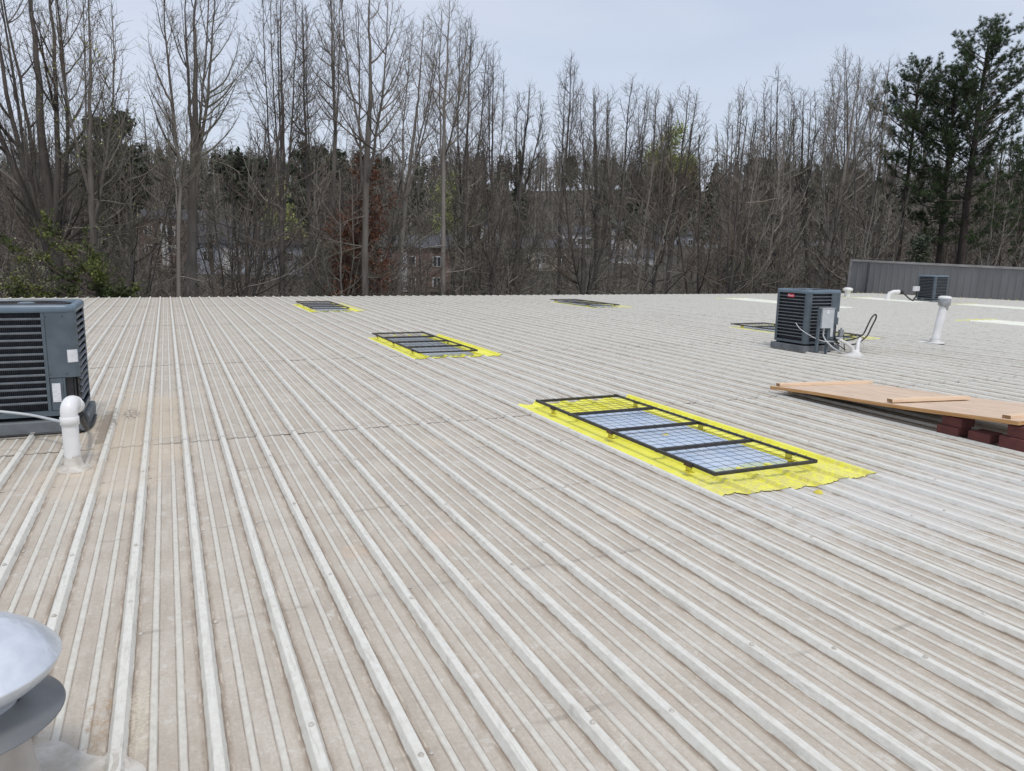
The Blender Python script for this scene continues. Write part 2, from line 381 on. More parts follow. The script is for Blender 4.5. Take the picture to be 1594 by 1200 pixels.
# ------------------------------------------------------------------ mesh helpers
class MB:
    def __init__(self): self.v = []; self.f = []; self.mi = []; self.sm = []
    def poly(self, vs_, fs, mi=0, smooth=False):
        o = len(self.v); self.v += [tuple(x) for x in vs_]
        for f in fs: self.f.append(tuple(o + i for i in f)); self.mi.append(mi); self.sm.append(smooth)
        return self
    def box(self, a, b, mi=0, M=None, bev=0.0):
        x0, y0, z0 = a; x1, y1, z1 = b
        if bev > 0:
            e = bev
            vs_ = []; idx = {}
            for sx, X in ((0, x0), (1, x1)):
                for sy, Y in ((0, y0), (1, y1)):
                    for sz, Z in ((0, z0), (1, z1)):
                        dx = e if sx == 0 else -e; dy = e if sy == 0 else -e; dz = e if sz == 0 else -e
                        idx[(sx, sy, sz, 'x')] = len(vs_); vs_.append((X, Y + dy, Z + dz))
                        idx[(sx, sy, sz, 'y')] = len(vs_); vs_.append((X + dx, Y, Z + dz))
                        idx[(sx, sy, sz, 'z')] = len(vs_); vs_.append((X + dx, Y + dy, Z))
            fs = []
            I = lambda a_, b_, c_, w: idx[(a_, b_, c_, w)]
            for s in (0, 1):
                q = [(s, 0, 0), (s, 1, 0), (s, 1, 1), (s, 0, 1)]; f = [I(*t, 'x') for t in q]; fs.append(f if s else f[::-1])
                q = [(0, s, 0), (1, s, 0), (1, s, 1), (0, s, 1)]; f = [I(*t, 'y') for t in q]; fs.append(f[::-1] if s else f)
                q = [(0, 0, s), (1, 0, s), (1, 1, s), (0, 1, s)]; f = [I(*t, 'z') for t in q]; fs.append(f if s else f[::-1])
            for a_ in (0, 1):
                for b_ in (0, 1):
                    fs.append([I(a_, b_, 0, 'x'), I(a_, b_, 0, 'y'), I(a_, b_, 1, 'y'), I(a_, b_, 1, 'x')])
                    fs.append([I(a_, 0, b_, 'x'), I(a_, 0, b_, 'z'), I(a_, 1, b_, 'z'), I(a_, 1, b_, 'x')])
                    fs.append([I(0, a_, b_, 'y'), I(0, a_, b_, 'z'), I(1, a_, b_, 'z'), I(1, a_, b_, 'y')])
                    for c_ in (0, 1):
                        fs.append([I(a_, b_, c_, 'x'), I(a_, b_, c_, 'y'), I(a_, b_, c_, 'z')])
        else:
            vs_ = [(x0, y0, z0), (x1, y0, z0), (x1, y1, z0), (x0, y1, z0), (x0, y0, z1), (x1, y0, z1), (x1, y1, z1), (x0, y1, z1)]
            fs = [(0, 3, 2, 1), (4, 5, 6, 7), (0, 1, 5, 4), (1, 2, 6, 5), (2, 3, 7, 6), (3, 0, 4, 7)]
        if M is not None: vs_ = [tuple(M @ Vector(q)) for q in vs_]
        return self.poly(vs_, fs, mi)
    def tube(self, pts, r, k=8, mi=0, cap=True, smooth=True):
        pts = [Vector(q) for q in pts]; n = len(pts)
        rs = r if isinstance(r, (list, tuple)) else [r] * n
        vs_ = []; prev = None
        for i in range(n):
            t = (pts[min(i + 1, n - 1)] - pts[max(i - 1, 0)]).normalized()
            if prev is None:
                a = Vector((0, 0, 1)) if abs(t.z) < .9 else Vector((1, 0, 0)); n1 = t.cross(a).normalized()
            else: n1 = (prev - t * prev.dot(t)).normalized()
            prev = n1; n2 = t.cross(n1)
            for j in range(k):
                th = 2 * math.pi * j / k
                vs_.append(tuple(pts[i] + (n1 * math.cos(th) + n2 * math.sin(th)) * rs[i]))
        fs = [(i * k + j, i * k + (j + 1) % k, (i + 1) * k + (j + 1) % k, (i + 1) * k + j) for i in range(n - 1) for j in range(k)]
        self.poly(vs_, fs, mi, smooth)
        if cap:
            self.poly([vs_[j] for j in range(k)], [tuple(range(k))[::-1]], mi); self.poly([vs_[(n - 1) * k + j] for j in range(k)], [tuple(range(k))], mi)
        return self
    def lathe(self, prof, c=(0, 0, 0), k=32, mi=0, smooth=True, jit=0.0):
        vs_ = []; fs = []
        for (r, z) in prof:
            for j in range(k):
                th = 2 * math.pi * j / k; rr = r * (1 + jit * math.sin(3 * th + z * 40))
                vs_.append((c[0] + rr * math.cos(th), c[1] + rr * math.sin(th), c[2] + z))
        for i in range(len(prof) - 1):
            for j in range(k): fs.append((i * k + j, i * k + (j + 1) % k, (i + 1) * k + (j + 1) % k, (i + 1) * k + j))
        return self.poly(vs_, fs, mi, smooth)
    def mesh(self, name, mats):
        me = bpy.data.meshes.new(name); me.from_pydata(self.v, [], self.f)
        for q in mats: me.materials.append(MATS[q] if isinstance(q, str) else q)
        me.polygons.foreach_set('material_index', self.mi); me.polygons.foreach_set('use_smooth', self.sm)
        me.update(); return me

def link(name, data, parent=None, loc=None, rot=None, kind=None):
    o = bpy.data.objects.new(name, data); COL.objects.link(o)
    if parent is not None: o.parent = parent
    if loc is not None: o.location = loc
    if rot is not None: o.rotation_euler = rot
    if kind: o['kind'] = kind
    return o
def thing(name, label, cat, loc=(0, 0, 0), rz=0.0, group=None):
    o = link(name, None, None, loc, (0, 0, rz)); o.empty_display_size = .2
    o['label'] = label; o['category'] = cat
    if group: o['group'] = group
    return o
def part(name, mb, mats, parent, **kw): return link(name, mb.mesh(name, mats), parent, **kw)
def copy_tree(o, parent=None):
    c = o.copy(); COL.objects.link(c)
    if parent is not None: c.parent = parent
    for ch in list(o.children): copy_tree(ch, c)
    return c

# ------------------------------------------------------------------ terrain
def ground_z(x, y):
    s = 0.415 * x + 0.91 * y
    if s < 70: return -5.0
    if s < 185: return -5.0 + (s - 70) * .09
    return 5.35 + (s - 185) * .17 if s < 330 else 30.0
def terrain():
    xs = np.concatenate([np.linspace(-700, -100, 8), np.linspace(-80, 330, 60), np.linspace(380, 1200, 8)])
    ys = np.concatenate([np.linspace(-400, 20, 6), np.linspace(28, 360, 60), np.linspace(420, 1500, 8)])
    v = [(x, y, ground_z(x, y) + (1.2 * math.sin(x * .031) * math.cos(y * .043) + .6 * math.sin(x * .11 + y * .07) if (0.415 * x + .91 * y) > 90 else 0)) for y in ys for x in xs]
    nx = len(xs)
    f = [(j * nx + i, j * nx + i + 1, (j + 1) * nx + i + 1, (j + 1) * nx + i) for j in range(len(ys) - 1) for i in range(nx - 1)]
    mb = MB(); mb.poly(v, f, 0, True)
    link('ground', mb.mesh('ground', ['hill_litter']), kind='structure')
terrain()

# ------------------------------------------------------------------ roof, built sheet by sheet
RIBP = [(-.032, PAN), (-.029, PAN + .003), (-.0165, -.002), (-.013, 0), (.013, 0), (.0165, -.002), (.029, PAN + .003), (.032, PAN)]
def minorp(c): return [(c - .0155, PAN), (c - .009, PAN + .0055), (c + .009, PAN + .0055), (c + .0155, PAN)]
def profile(n, end_full=True, extra=0.0):
    pts = []
    for k in range(n + 1):
        b = k * PITCH
        lift = extra if k == n else 0.0
        r = [(b + x * (1 + (.06 if lift else 0)), z + lift) for x, z in RIBP]
        if k == 0: r = r[2:]
        if k == n: r = r[:6] if end_full else r[:2]
        pts += r
        if k < n: pts += [(b + x, z) for x, z in minorp(.108)] + [(b + x, z) for x, z in minorp(.200)]
    return pts
def profile_z(x):
    u = (x - X0) % PITCH
    P = [(0, 0), (.013, 0), (.0165, -.002), (.029, PAN + .003), (.032, PAN)] + minorp(.108) + minorp(.200) + [(PITCH - .032, PAN), (PITCH - .029, PAN + .003), (PITCH - .0165, -.002), (PITCH - .013, 0), (PITCH, 0)]
    for (a, za), (b, zb) in zip(P, P[1:]):
        if a <= u <= b: return za + (zb - za) * (u - a) / (b - a + 1e-12)
    return 0
def breaks(xa, xb):
    out = [xa, xb]; k = math.floor((xa - X0) / PITCH) - 1
    while X0 + k * PITCH < xb + 1:
        b = X0 + k * PITCH
        for q in [-.032, -.029, -.0165, -.013, .013, .0165, .029, .032] + [x for x, _ in minorp(.108)] + [x for x, _ in minorp(.200)]:
            if xa < b + q < xb: out.append(b + q)
        k += 1
    return sorted(out)
def panel_mesh(length, seed):
    rg = random.Random(seed); pr = profile(3, True, .0016)
    n = max(2, int(length / .8)); v = []
    ph = [rg.uniform(0, 6) for _ in range(6)]
    for j in range(n + 1):
        y = length * j / n; lift = .0032 * (1 - j / n)
        for (x, z) in pr:
            oil = .0011 * math.sin(y * 2.1 + ph[0] + x * 9) + .0008 * math.sin(y * 5.3 + ph[1] - x * 14)
            v.append((x + .0006 * math.sin(y * 1.3 + ph[2]), y, z + lift + (oil if z < PAN + .004 else oil * .4)))
    k = len(pr)
    f = [(j * k + i, j * k + i + 1, (j + 1) * k + i + 1, (j + 1) * k + i) for j in range(n) for i in range(k - 1)]
    # front edge thickness
    o = len(v)
    for i in range(k): v.append((v[i][0], v[i][1] + .0005, v[i][2] - .002))
    f += [(i + 1, i, o + i, o + i + 1) for i in range(k - 1)]
    mb = MB(); mb.poly(v, f); return mb.mesh('roof_panel', [M_ROOF])
ROWS = [(-3.0, 6.95), (6.95, 11.77), (11.77, 17.9), (17.9, 23.9), (23.9, 28.25)]
roof = link('metal_roof', None, kind='structure')
XL = X0 - 30 * PITCH
NP = 52
for (ya, yb) in ROWS:
    ms = [panel_mesh(yb - ya + (.06 if yb < 28 else 0), s) for s in range(3)]
    for i in range(NP):
        link('roof_panel', random.choice(ms), roof, (XL + i * 3 * PITCH, ya, 0))
XR = XL + NP * 3 * PITCH
# screws in the pans beside the ribs and on the ribs, over each purlin
mb = MB()
hexa = [(math.cos(a) , math.sin(a)) for a in [i * math.pi / 3 for i in range(6)]]
def screw(x, y, z, r=.0065):
    base = [(x + r * 1.55 * c, y + r * 1.55 * s, z + .0005) for c, s in hexa]; mid = [(x + r * c, y + r * s, z + .003) for c, s in hexa]; top = [(x + r * .8 * c, y + r * .8 * s, z + .007) for c, s in hexa]
    mb.poly(base + mid + top, [(i, (i + 1) % 6, 6 + (i + 1) % 6, 6 + i) for i in range(6)] + [(6 + i, 6 + (i + 1) % 6, 12 + (i + 1) % 6, 12 + i) for i in range(6)] + [tuple(range(12, 18))], 0, True)
for q in range(-1, 14):
    y = q * 1.24 - .28 + 1.24
    for k in range(-8, 60):
        x = X0 + k * PITCH
        if 0.41 * x + 0.9 * y > 17: continue
        if random.random() < .8: screw(x + .048, y + random.uniform(-.01, .01), PAN + .003)
        if k % 3 == 0 or random.random() < .3:
            screw(x + random.uniform(-.003, .003), y + random.uniform(-.3, .3), .003, .0075)
part('screws', mb, ['screw_paint'], roof, kind='stuff')
mb = MB(); mb.box((XL - .05, 28.26, -.16), (XR, 28.38, -.045)); part('gutter', mb, ['gutter'], roof)
bw = link('building_wall', None, kind='structure')
mb = MB(); mb.box((XL, -2.9, -5.2), (XR - .1, 28.1, -.10)); part('wall_body', mb, ['wall_siding'], bw)

# ------------------------------------------------------------------ grey metal wall of the taller wing at right
A = Vector((32.95, 29.5, -.03)); B = Vector((35.2, 21.7, -.03)); dw = (B - A).normalized()
wall = thing('metal_wall', 'grey ribbed metal wall rising above the roof at right', 'wall', A, math.atan2(dw.y, dw.x))
wall.rotation_euler[1] = math.radians(1.6)
HW = 1.73
def siding():
    mb = MB(); pts = []
    for k in range(3):
        b = k * PITCH
        pts += [(b, 0), (b + .012, -.036), (b + .045, -.036), (b + .057, 0), (b + .14, 0), (b + .147, -.006), (b + .16, -.006), (b + .167, 0), (b + .21, 0), (b + .217, -.006), (b + .23, -.006), (b + .237, 0)]
    pts.append((3 * PITCH, 0))
    n = len(pts); v = [(x, y, -.4) for x, y in pts] + [(x, y, HW - .1) for x, y in pts]
    mb.poly(v, [(i, i + 1, n + i + 1, n + i) for i in range(n - 1)]); return mb.mesh('siding_panel', ['wall_siding'])
sp = siding()
for i in range(18): link('siding_panel', sp, wall, (.12 + i * 3 * PITCH, 0, 0))
mb = MB(); mb.box((-.02, -.05, HW - .1), (17, .16, HW), bev=.006); part('coping', mb, ['wall_trim'], wall)
mb = MB(); mb.box((-.02, -.045, -.4), (.118, .12, HW - .102), bev=.004); part('corner_trim', mb, ['wall_trim'], wall)
mb = MB(); mb.tube([(1.02, -.085, -.1), (1.02, -.085, HW - .15), (1.02, -.03, HW - .11)], .045, 8); part('downspout', mb, ['wall_dark'], wall)
mb = MB(); mb.box((0, .03, -.5), (17, 7.5, HW - .16)); part('roof_slab', mb, ['wall_siding'], wall)
mb = MB()
for i in range(60):
    x = .3 + i * .26 + random.uniform(-.05, .05)
    mb.box((x, -.10, -.01 + .012 * 0), (x + random.uniform(.04, .09), -.06, random.uniform(.03, .07) + .028 * x), bev=.008)
part('closure_strip_bits', mb, ['curb_tan'], wall, kind='stuff')

# ------------------------------------------------------------------ guarded skylights
def sheet(xa, xb, ya, yb, lift, seed, rag=.05, ny=10, ribext=.06):
    rg = random.Random(seed); xs = breaks(xa, xb); mb = MB(); v = []
    j0 = {}; j1 = {}
    for x in xs:
        cell = round((x - X0) / PITCH * 3)
        j0.setdefault(cell, rg.uniform(-rag, rag)); j1.setdefault(cell, rg.uniform(-rag, rag))
    for j in range(ny + 1):
        t = j / ny
        for x in xs:
            cell = round((x - X0) / PITCH * 3); z = profile_z(x)
            a = ya + j0[cell] + rg.uniform(-.008, .008) - (ribext if z > -.01 else 0); b = yb + j1[cell]
            xe = x + (rg.uniform(-.012, .012) if x in (xs[0], xs[-1]) else 0)
            v.append((xe, a + (b - a) * t, z + lift))
    k = len(xs); mb.poly(v, [(j * k + i, j * k + i + 1, (j + 1) * k + i + 1, (j + 1) * k + i) for j in range(ny) for i in range(k - 1)])
    return mb
GW, GL = 1.017, 2.975
def make_skylight(ya_m, yb_m, pane, seed, pm, xr):
    r = thing('guarded_skylight', '', 'skylight')
    part('yellow_membrane', sheet(3.47, xr, ya_m, yb_m, .010, seed), ['yellow_membrane'], r, loc=(-3.575, -4.24, 0))
    pn = MB(); n = 16; v = []; rgp = random.Random(4)
    ya, yb = pane
    je = [rgp.uniform(-.03, .03) for _ in range(13)]
    for j in range(n + 1):
        for i, xx in enumerate(np.linspace(.155, .975, 13)):
            y_ = ya + (yb - ya) * j / n + (je[i] if j in (0, n) else 0)
            v.append((xx, y_, .012 + .0035 * math.sin(math.pi * i / 12) + .0012 * math.sin(j * 1.9 + i)))
    m0 = len(v)
    pn.poly(v, [(j * 13 + i, j * 13 + i + 1, (j + 1) * 13 + i + 1, (j + 1) * 13 + i) for j in range(n) for i in range(12)], 0, True)
    sk_ = [(x, y, -.02) for x, y, z in v[:13]]; pn.poly(v[:13] + sk_, [(i + 1, i, 13 + i, 14 + i) for i in range(12)])
    part('skylight_pane', pn, [pm], r)
    g = link('guard_frame', None, r, (0, 0, .052))
    L1 = MB(); L1.box((0, 0, .028), (.026, GL, .032)); L1.box((0, 0, .008), (.005, GL, .0278))
    part('frame_rail', L1, ['black_steel'], g); L2 = MB(); L2.box((GW - .026, 0, .028), (GW, GL, .032)); L2.box((GW - .005, 0, .008), (GW, GL, .0278)); part('frame_rail', L2, ['black_steel'], g)
    for yy in (0, GL - .036):
        e = MB(); e.box((.0055, yy, .004), (GW - .0055, yy + .030, .0275), bev=.002); part('frame_rail', e, ['black_steel'], g)
    cb = MB(); cb.box((.006, -.016, .000), (GW - .006, .016, .0275), bev=.002); cm = cb.mesh('crossbar', ['black_steel'])
    for q in (1, 2, 3): link('crossbar', cm, g, (0, GL * q / 4, 0))
    w1 = MB(); w1.tube([(0, .008, 0), (0, GL - .008, 0)], .0016, 5, 0, False, False); m1 = w1.mesh('grid_wire', ['black_steel'])
    w2 = MB(); w2.tube([(.008, 0, 0), (GW - .008, 0, 0)], .0016, 5, 0, False, False); m2 = w2.mesh('grid_wire', ['black_steel'])
    for i in range(1, 10): link('grid_wire', m1, g, (i * GW / 10, 0, .0365))
    for i in range(1, 29): link('grid_wire', m2, g, (0, i * GL / 29, .0412))
    br = MB(); br.box((-.035, -.035, .0075), (.03, .035, .0125)); br.box((-.004, -.035, .013), (.004, .035, .0585)); br.box((-.014, -.05, .052), (-.0045, .05, .078), 1)
    bm_ = br.mesh('bracket', ['bracket_yellow', 'rusty_black_steel'])
    for yy in (.30, 1.44, 2.56):
        link('bracket', bm_, r, (.004, yy, 0)); link('bracket', bm_, r, (GW - .004, yy, 0), (0, 0, math.pi))
    return r
sk = make_skylight(4.02, 7.47, (.29, 2.49), 5, 'pane', 4.99)
skb = make_skylight(4.20, 7.32, (.10, 2.86), 6, 'pane_grey', 4.99)
SKY = [((3.575, 4.24), 'nearest guarded skylight, blue-white pane and bright yellow surround in the open middle of the roof'),
       ((3.555, 11.40), 'second guarded skylight from the front, yellow-edged with reddish curb, in line behind the nearest one'),
       ((3.565, 21.0), 'small far guarded skylight near the roof edge, left of the red-leaved tree'),
       ((12.36, 21.0), 'thin sliver of a guarded skylight near the roof edge at centre right'),
       ((12.39, 11.49), 'guarded skylight half hidden behind the middle condenser with the red badge')]
for i, ((x, y), lab) in enumerate(SKY):
    o = sk if i == 0 else (skb if i == 1 else copy_tree(skb))
    o.location = (x, y, 0); o['label'] = lab; o['group'] = 'wire-guarded skylights on the roof'
    if i:   # keep membranes on the rib profile: shift to the nearest matching rib phase
        ph = ((x - 3.575) / PITCH); off = (round(ph) - ph) * PITCH
        for ch in o.children:
            if ch.name.startswith('yellow_membrane'): ch.location.x += off

# loose yellow blobs of sealant near the front skylight
for (x, y, lab) in ((4.22, 3.86, 'small yellow lump of sealant lying on the roof before the front skylight'),):
    mb = MB(); mb.lathe([(.0001, .022), (.018, .018), (.03, .008), (.034, 0)], (0, 0, 0), 10, 0, True, .15)
    o = link('sealant_lump', mb.mesh('sealant_lump', ['bracket_yellow']), None, (x, y, profile_z(x))); o['label'] = lab; o['category'] = 'sealant'
mb = MB(); mb.lathe([(.0001, .006), (.02, .006), (.035, .003), (.036, 0)], (0, 0, 0), 9, 0, True, .2)
o = link('dead_leaf', mb.mesh('dead_leaf', ['curb_tan']), None, (4.12, 5.60, .0165)); o['label'] = 'brown dead leaf lying on the blue skylight pane'; o['category'] = 'leaf'

# bare translucent roof sheets, almost white with yellow rims
def pale_sheet(x, ya, yb, lab, w=3):
    k = round((x - X0) / PITCH); xa = X0 + k * PITCH + .03; xb = xa + w * PITCH - .06
    r = thing('translucent_roof_sheet', lab, 'skylight', (xa, ya, 0), 0, 'unguarded translucent roof sheets')
    part('sheet', sheet(xa, xb, ya, yb, .008, 9, .01, 12, .0), ['pale_panel'], r, loc=(-xa, -ya, 0))
    part('yellow_edge', sheet(xa - .12, xb + .12, yb + .01, yb + .28, .007, 3, .03, 3, 0), ['yellow_rim'], r, loc=(-xa, -ya, 0))
    return r
pale_sheet(20.9, 8.5, 14.4, 'pale yellow-white translucent roof sheet running out of frame right of the white vent pipe', 5)
pale_sheet(20.9, 19.4, 25.0, 'pale white translucent roof sheet ending behind the middle condenser', 5)
pale_sheet(27.9, 21.7, 24.8, 'white translucent roof sheet left of the far condenser, below the pipe elbow', 5)
pale_sheet(28.3, 13.5, 20.2, 'white translucent roof sheet right of the far condenser below the grey wall', 5)

# ------------------------------------------------------------------ condensers
def rrect(hx, hy, r, k=5):
    out = []
    for cx, cy, a0 in ((hx - r, hy - r, 0), (-hx + r, hy - r, 90), (-hx + r, -hy + r, 180), (hx - r, -hy + r, 270)):
        for i in range(k + 1):
            a = math.radians(a0 + 90 * i / k); out.append((cx + r * math.cos(a), cy + r * math.sin(a)))
    return out
def ring(mb, loops, mi=0, smooth=False, close=False):
    n = len(loops[0]); v = [q for lp in loops for q in lp]
    fs = [(i * n + j, i * n + (j + 1) % n, (i + 1) * n + (j + 1) % n, (i + 1) * n + j) for i in range(len(loops) - 1) for j in range(n)]
    mb.poly(v, fs, mi, smooth)
def make_condenser(W=.84, Ht=1.10, nsl=14):
    """origin at the middle of the unit on the rib tops; its front is -Y, access panel at the right of the front"""
    r = thing('condenser_unit', '', 'air conditioner')
    h = W / 2
    pd = MB(); lo = rrect(h + .035, h + .035, .04); 
    ring(pd, [[(x, y, -.005) for x, y in lo], [(x, y, .088) for x, y in lo], [(x * .99, y * .99, .098) for x, y in lo], [(x * .6, y * .6, .099) for x, y in lo]])
    pd.poly([(x * .6, y * .6, .099) for x, y in lo], [tuple(range(len(lo)))])
    part('pad', pd, ['pad_plastic'], r)
    for sx in (-1, 1):
        for sy in (-1, 1):
            ft = MB(); ft.box((sx * (h - .1) - .05, sy * (h - .1) - .05, .099), (sx * (h - .1) + .05, sy * (h - .1) + .05, .129)); part('foot', ft, ['black_rubber'], r)
    bp_ = MB(); lo = rrect(h, h, .07)
    ring(bp_, [[(x * .97, y * .97, .130) for x, y in lo], [(x, y, .134) for x, y in lo], [(x, y, .178) for x, y in lo], [(x * .96, y * .96, .179) for x, y in lo]]); bp_.poly([(x * .97, y * .97, .130) for x, y in lo], [tuple(range(len(lo)))[::-1]])
    part('base_pan', bp_, ['blue_grey_steel'], r)
    co = MB(); lo = rrect(h - .035, h - .035, .05); ring(co, [[(x, y, .17) for x, y in lo], [(x, y, Ht - .05) for x, y in lo]]); part('coil', co, ['coil'], r)
    z0, z1 = .18, Ht - .062
    # corner posts
    def post(a0, wl, wr, mi='blue_grey_steel', zb=z0):
        q = MB(); pr = [(h, h - .07 - wl)]
        for i in range(7):
            a = math.radians(90 * i / 6); pr.append((h - .07 + .07 * math.cos(a), h - .07 + .07 * math.sin(a)))
        pr.append((h - .07 - wr, h))
        rot = Matrix.Rotation(math.radians(a0), 4, 'Z'); P = [rot @ Vector((x, y, 0)) for x, y in pr]; Pi = [rot @ Vector((x * .975, y * .975, 0)) for x, y in pr]
        v = [(p_.x, p_.y, zb) for p_ in P] + [(p_.x, p_.y, z1) for p_ in P] + [(p_.x, p_.y, zb) for p_ in Pi] + [(p_.x, p_.y, z1) for p_ in Pi]; n = len(P)
        f = [(i, i + 1, n + i + 1, n + i) for i in range(n - 1)]
        q.poly(v, f, 0, True); q.poly(v, [(0, n, 3 * n, 2 * n), (n - 1, 3 * n - 1, 4 * n - 1, 2 * n - 1)] + [(i, 2 * n + i, 2 * n + i + 1, i + 1) for i in range(n - 1)])
        return q
    part('corner_post', post(0, .02, .02), ['blue_grey_steel'], r); part('corner_post', post(90, .02, .02), ['blue_grey_steel'], r); part('corner_post', post(180, .02, .02), ['blue_grey_steel'], r)
    # access cover at the right front corner: long flat left wing, rounded corner
    acc = post(270, .165, .0, zb=.47); o = part('access_panel', acc, ['blue_grey_steel'], r)
    sc_ = MB()
    for zz in (.50, Ht - .10): 
        for xq in (h - .225, h - .10): sc_.lathe([(.0001, 0), (.006, .001), (.007, .004)], (0, 0, 0), 6) if False else sc_.box((xq - .005, -h - .004, zz - .005), (xq + .005, -h - .0005, zz + .005), bev=.001)
    part('screws', sc_, ['wall_dark'], r, kind='stuff')
    lab = MB(); a_ = [math.radians(270 + 15 * i) for i in range(0, 6)]
    P = [(h - .085, -h - .0012)] + [(h - .07 + .0712 * math.cos(a), -h + .07 + .0712 * math.sin(a)) for a in a_[:5]]
    n = len(P); lab.poly([(x, y, .60) for x, y in P] + [(x, y, .71) for x, y in P], [(i, i + 1, n + i + 1, n + i) for i in range(n - 1)])
    part('label', lab, ['label_white'], o)
    rc = MB(); rc.box((h - .235, -h + .03, .18), (h - .06, -h + .035, .468)); rc.box((h - .03, -h + .07, .18), (h - .024, -h + .15, .468)); part('valve_recess', rc, ['black_rubber'], r)
    sv = MB(); sv.box((h - .235, -h + .004, .18), (h - .135, -h + .022, .465), bev=.003); sv.box((h - .134, -h + .002, .20), (h - .118, -h + .026, .465)); o2 = part('service_panel', sv, ['blue_grey_steel'], r)
    l2 = MB(); l2.box((h - .222, -h + .0015, .255), (h - .158, -h + .0035, .42)); part('label', l2, ['label_white'], o2)
    cp = MB()
    cp.tube([(h - .05, -h + .045, .45), (h - .05, -h + .045, .25), (h - .03, -h + .02, .17), (h + .0, -h - .01, .13)], .011, 7); cp.tube([(h - .085, -h + .05, .40), (h - .08, -h + .04, .26), (h - .03, -h - .0, .15), (h + .03, -h - .0, .12)], .017, 7)
    part('refrigerant_line', cp, ['black_rubber'], r)
    # louvre slats: one object per slat
    def slat_mesh(wd):
        s = MB(); s.poly([(-wd / 2, -.002, 0), (wd / 2, -.002, 0), (wd / 2, -.006, .010), (-wd / 2, -.006, .010), (-wd / 2, .014, .017), (wd / 2, .014, .017), (-wd / 2, .012, .001), (wd / 2, .012, .001)],
                         [(0, 1, 2, 3), (3, 2, 5, 4), (4, 5, 7, 6), (6, 7, 1, 0)]); return s.mesh('slat', ['slat_steel'])
    front = slat_mesh(W - .14 - .185 - .02); side = slat_mesh(W - .18); sideR = slat_mesh(W - .16)
    sp_ = (z1 - .19) / nsl
    for i in range(1, nsl):
        z = .185 + i * sp_
        link('slat', front, r, (-.0925, -h + .002, z)); link('slat', side, r, (0, h - .002, z), (0, 0, math.pi))
        link('slat', side, r, (-h + .002, 0, z), (0, 0, -math.pi / 2)); link('slat', sideR, r, (h - .002, .0, z), (0, 0, math.pi / 2))
    ms = MB(); xx = h - .07 - .165; ms.box((xx - .030, -h + .001, .18), (xx - .004, -h + .012, z1)); part('mullion', ms, ['blue_grey_steel'], r)
    # top cap with rounded shoulders and sunken fan grille
    tp = MB(); O = rrect(h + .008, h + .008, .09, 8); S = lambda k_, z: [(x * k_, y * k_, z) for x, y in O]
    ring(tp, [S(.985, Ht - .066), S(1, Ht - .060), S(1, Ht - .030), S(.985, Ht - .010), S(.955, Ht), S(.885, Ht - .001), S(.875, Ht - .012), S(.86, Ht - .03)], 0, True)
    part('top_cap', tp, ['blue_grey_top'], r)
    fg = MB(); fg.poly([(x, y, Ht - .10) for x, y in [(q[0] * .87, q[1] * .87) for q in O]], [tuple(range(len(O)))], 0)
    for j in range(1, 13):
        rr = .028 * j + .01; fg.tube([(rr * math.cos(t), rr * math.sin(t), Ht - .010) for t in np.linspace(0, 2 * math.pi, 25)], .0026, 3, 0, False)
    for t in range(8):
        a = t * math.pi / 4; fg.tube([(.06 * math.cos(a), .06 * math.sin(a), Ht - .014), (.36 * math.cos(a), .36 * math.sin(a), Ht - .014)], .003, 3, 0, False)
    part('fan_grille', fg, ['black_steel'], r)
    hb = MB(); hb.lathe([(.0001, .012), (.05, .010), (.075, 0), (.08, -.02)], (0, 0, Ht - .012), 20); part('fan_hub', hb, ['blue_grey_top'], r)
    fb = MB()
    for t in range(3):
        a = t * 2.094; ca, sa = math.cos(a), math.sin(a)
        fb.poly([(.05 * ca - .04 * sa, .05 * sa + .04 * ca, Ht - .05), (.33 * ca - .13 * sa, .33 * sa + .13 * ca, Ht - .045), (.33 * ca + .07 * sa, .33 * sa - .07 * ca, Ht - .085), (.05 * ca + .04 * sa, .05 * sa - .04 * ca, Ht - .08)], [(0, 1, 2, 3)])
    part('fan_blades', fb, ['wall_dark'], r)
    return r
ac = make_condenser()
GAC = 'condenser units on the roof'
ac.location = (-.755 - .42, 7.66 + .42, 0); ac['label'] = 'big blue-grey condenser unit cut by the left edge, behind the white gooseneck pipe'; ac['group'] = GAC
ac.scale = (1, 1, 1.02)
ac2 = copy_tree(ac); ac2.location = (10.40 + .41, 10.13 + .41, 0); ac2.scale = (.965, .965, 1)
ac2['label'] = 'blue-grey condenser unit with small red badge, right of centre'
ac3 = copy_tree(ac); ac3.location = (29.12 + .42, 21.6 + .42, -.03); ac3.rotation_euler[2] = math.radians(90)
ac3['label'] = 'small far condenser unit standing before the grey metal wall'
# second unit: plate over its front corner, a badge, cables
bd = MB(); bd.box((-.006, -.085, -.030), (0, .085, .030), bev=.003)
bo = part('badge', bd, ['red_badge'], ac2, loc=(-.4225, .02, .985))
tx = bpy.data.curves.new('badge_text', 'FONT'); tx.body = 'Rheem'; tx.size = .052; tx.align_x = 'CENTER'; tx.align_y = 'CENTER'; tx.extrude = .0006
tob = bpy.data.objects.new('badge_text_source', tx); COL.objects.link(tob); bpy.context.view_layer.update()
tme = bpy.data.meshes.new_from_object(tob.evaluated_get(bpy.context.evaluated_depsgraph_get())); bpy.data.objects.remove(tob)
tme.materials.clear(); tme.materials.append(MATS['badge_white'])
link('badge_text', tme, bo, (-.0075, 0, 0), (math.pi / 2, 0, -math.pi / 2))

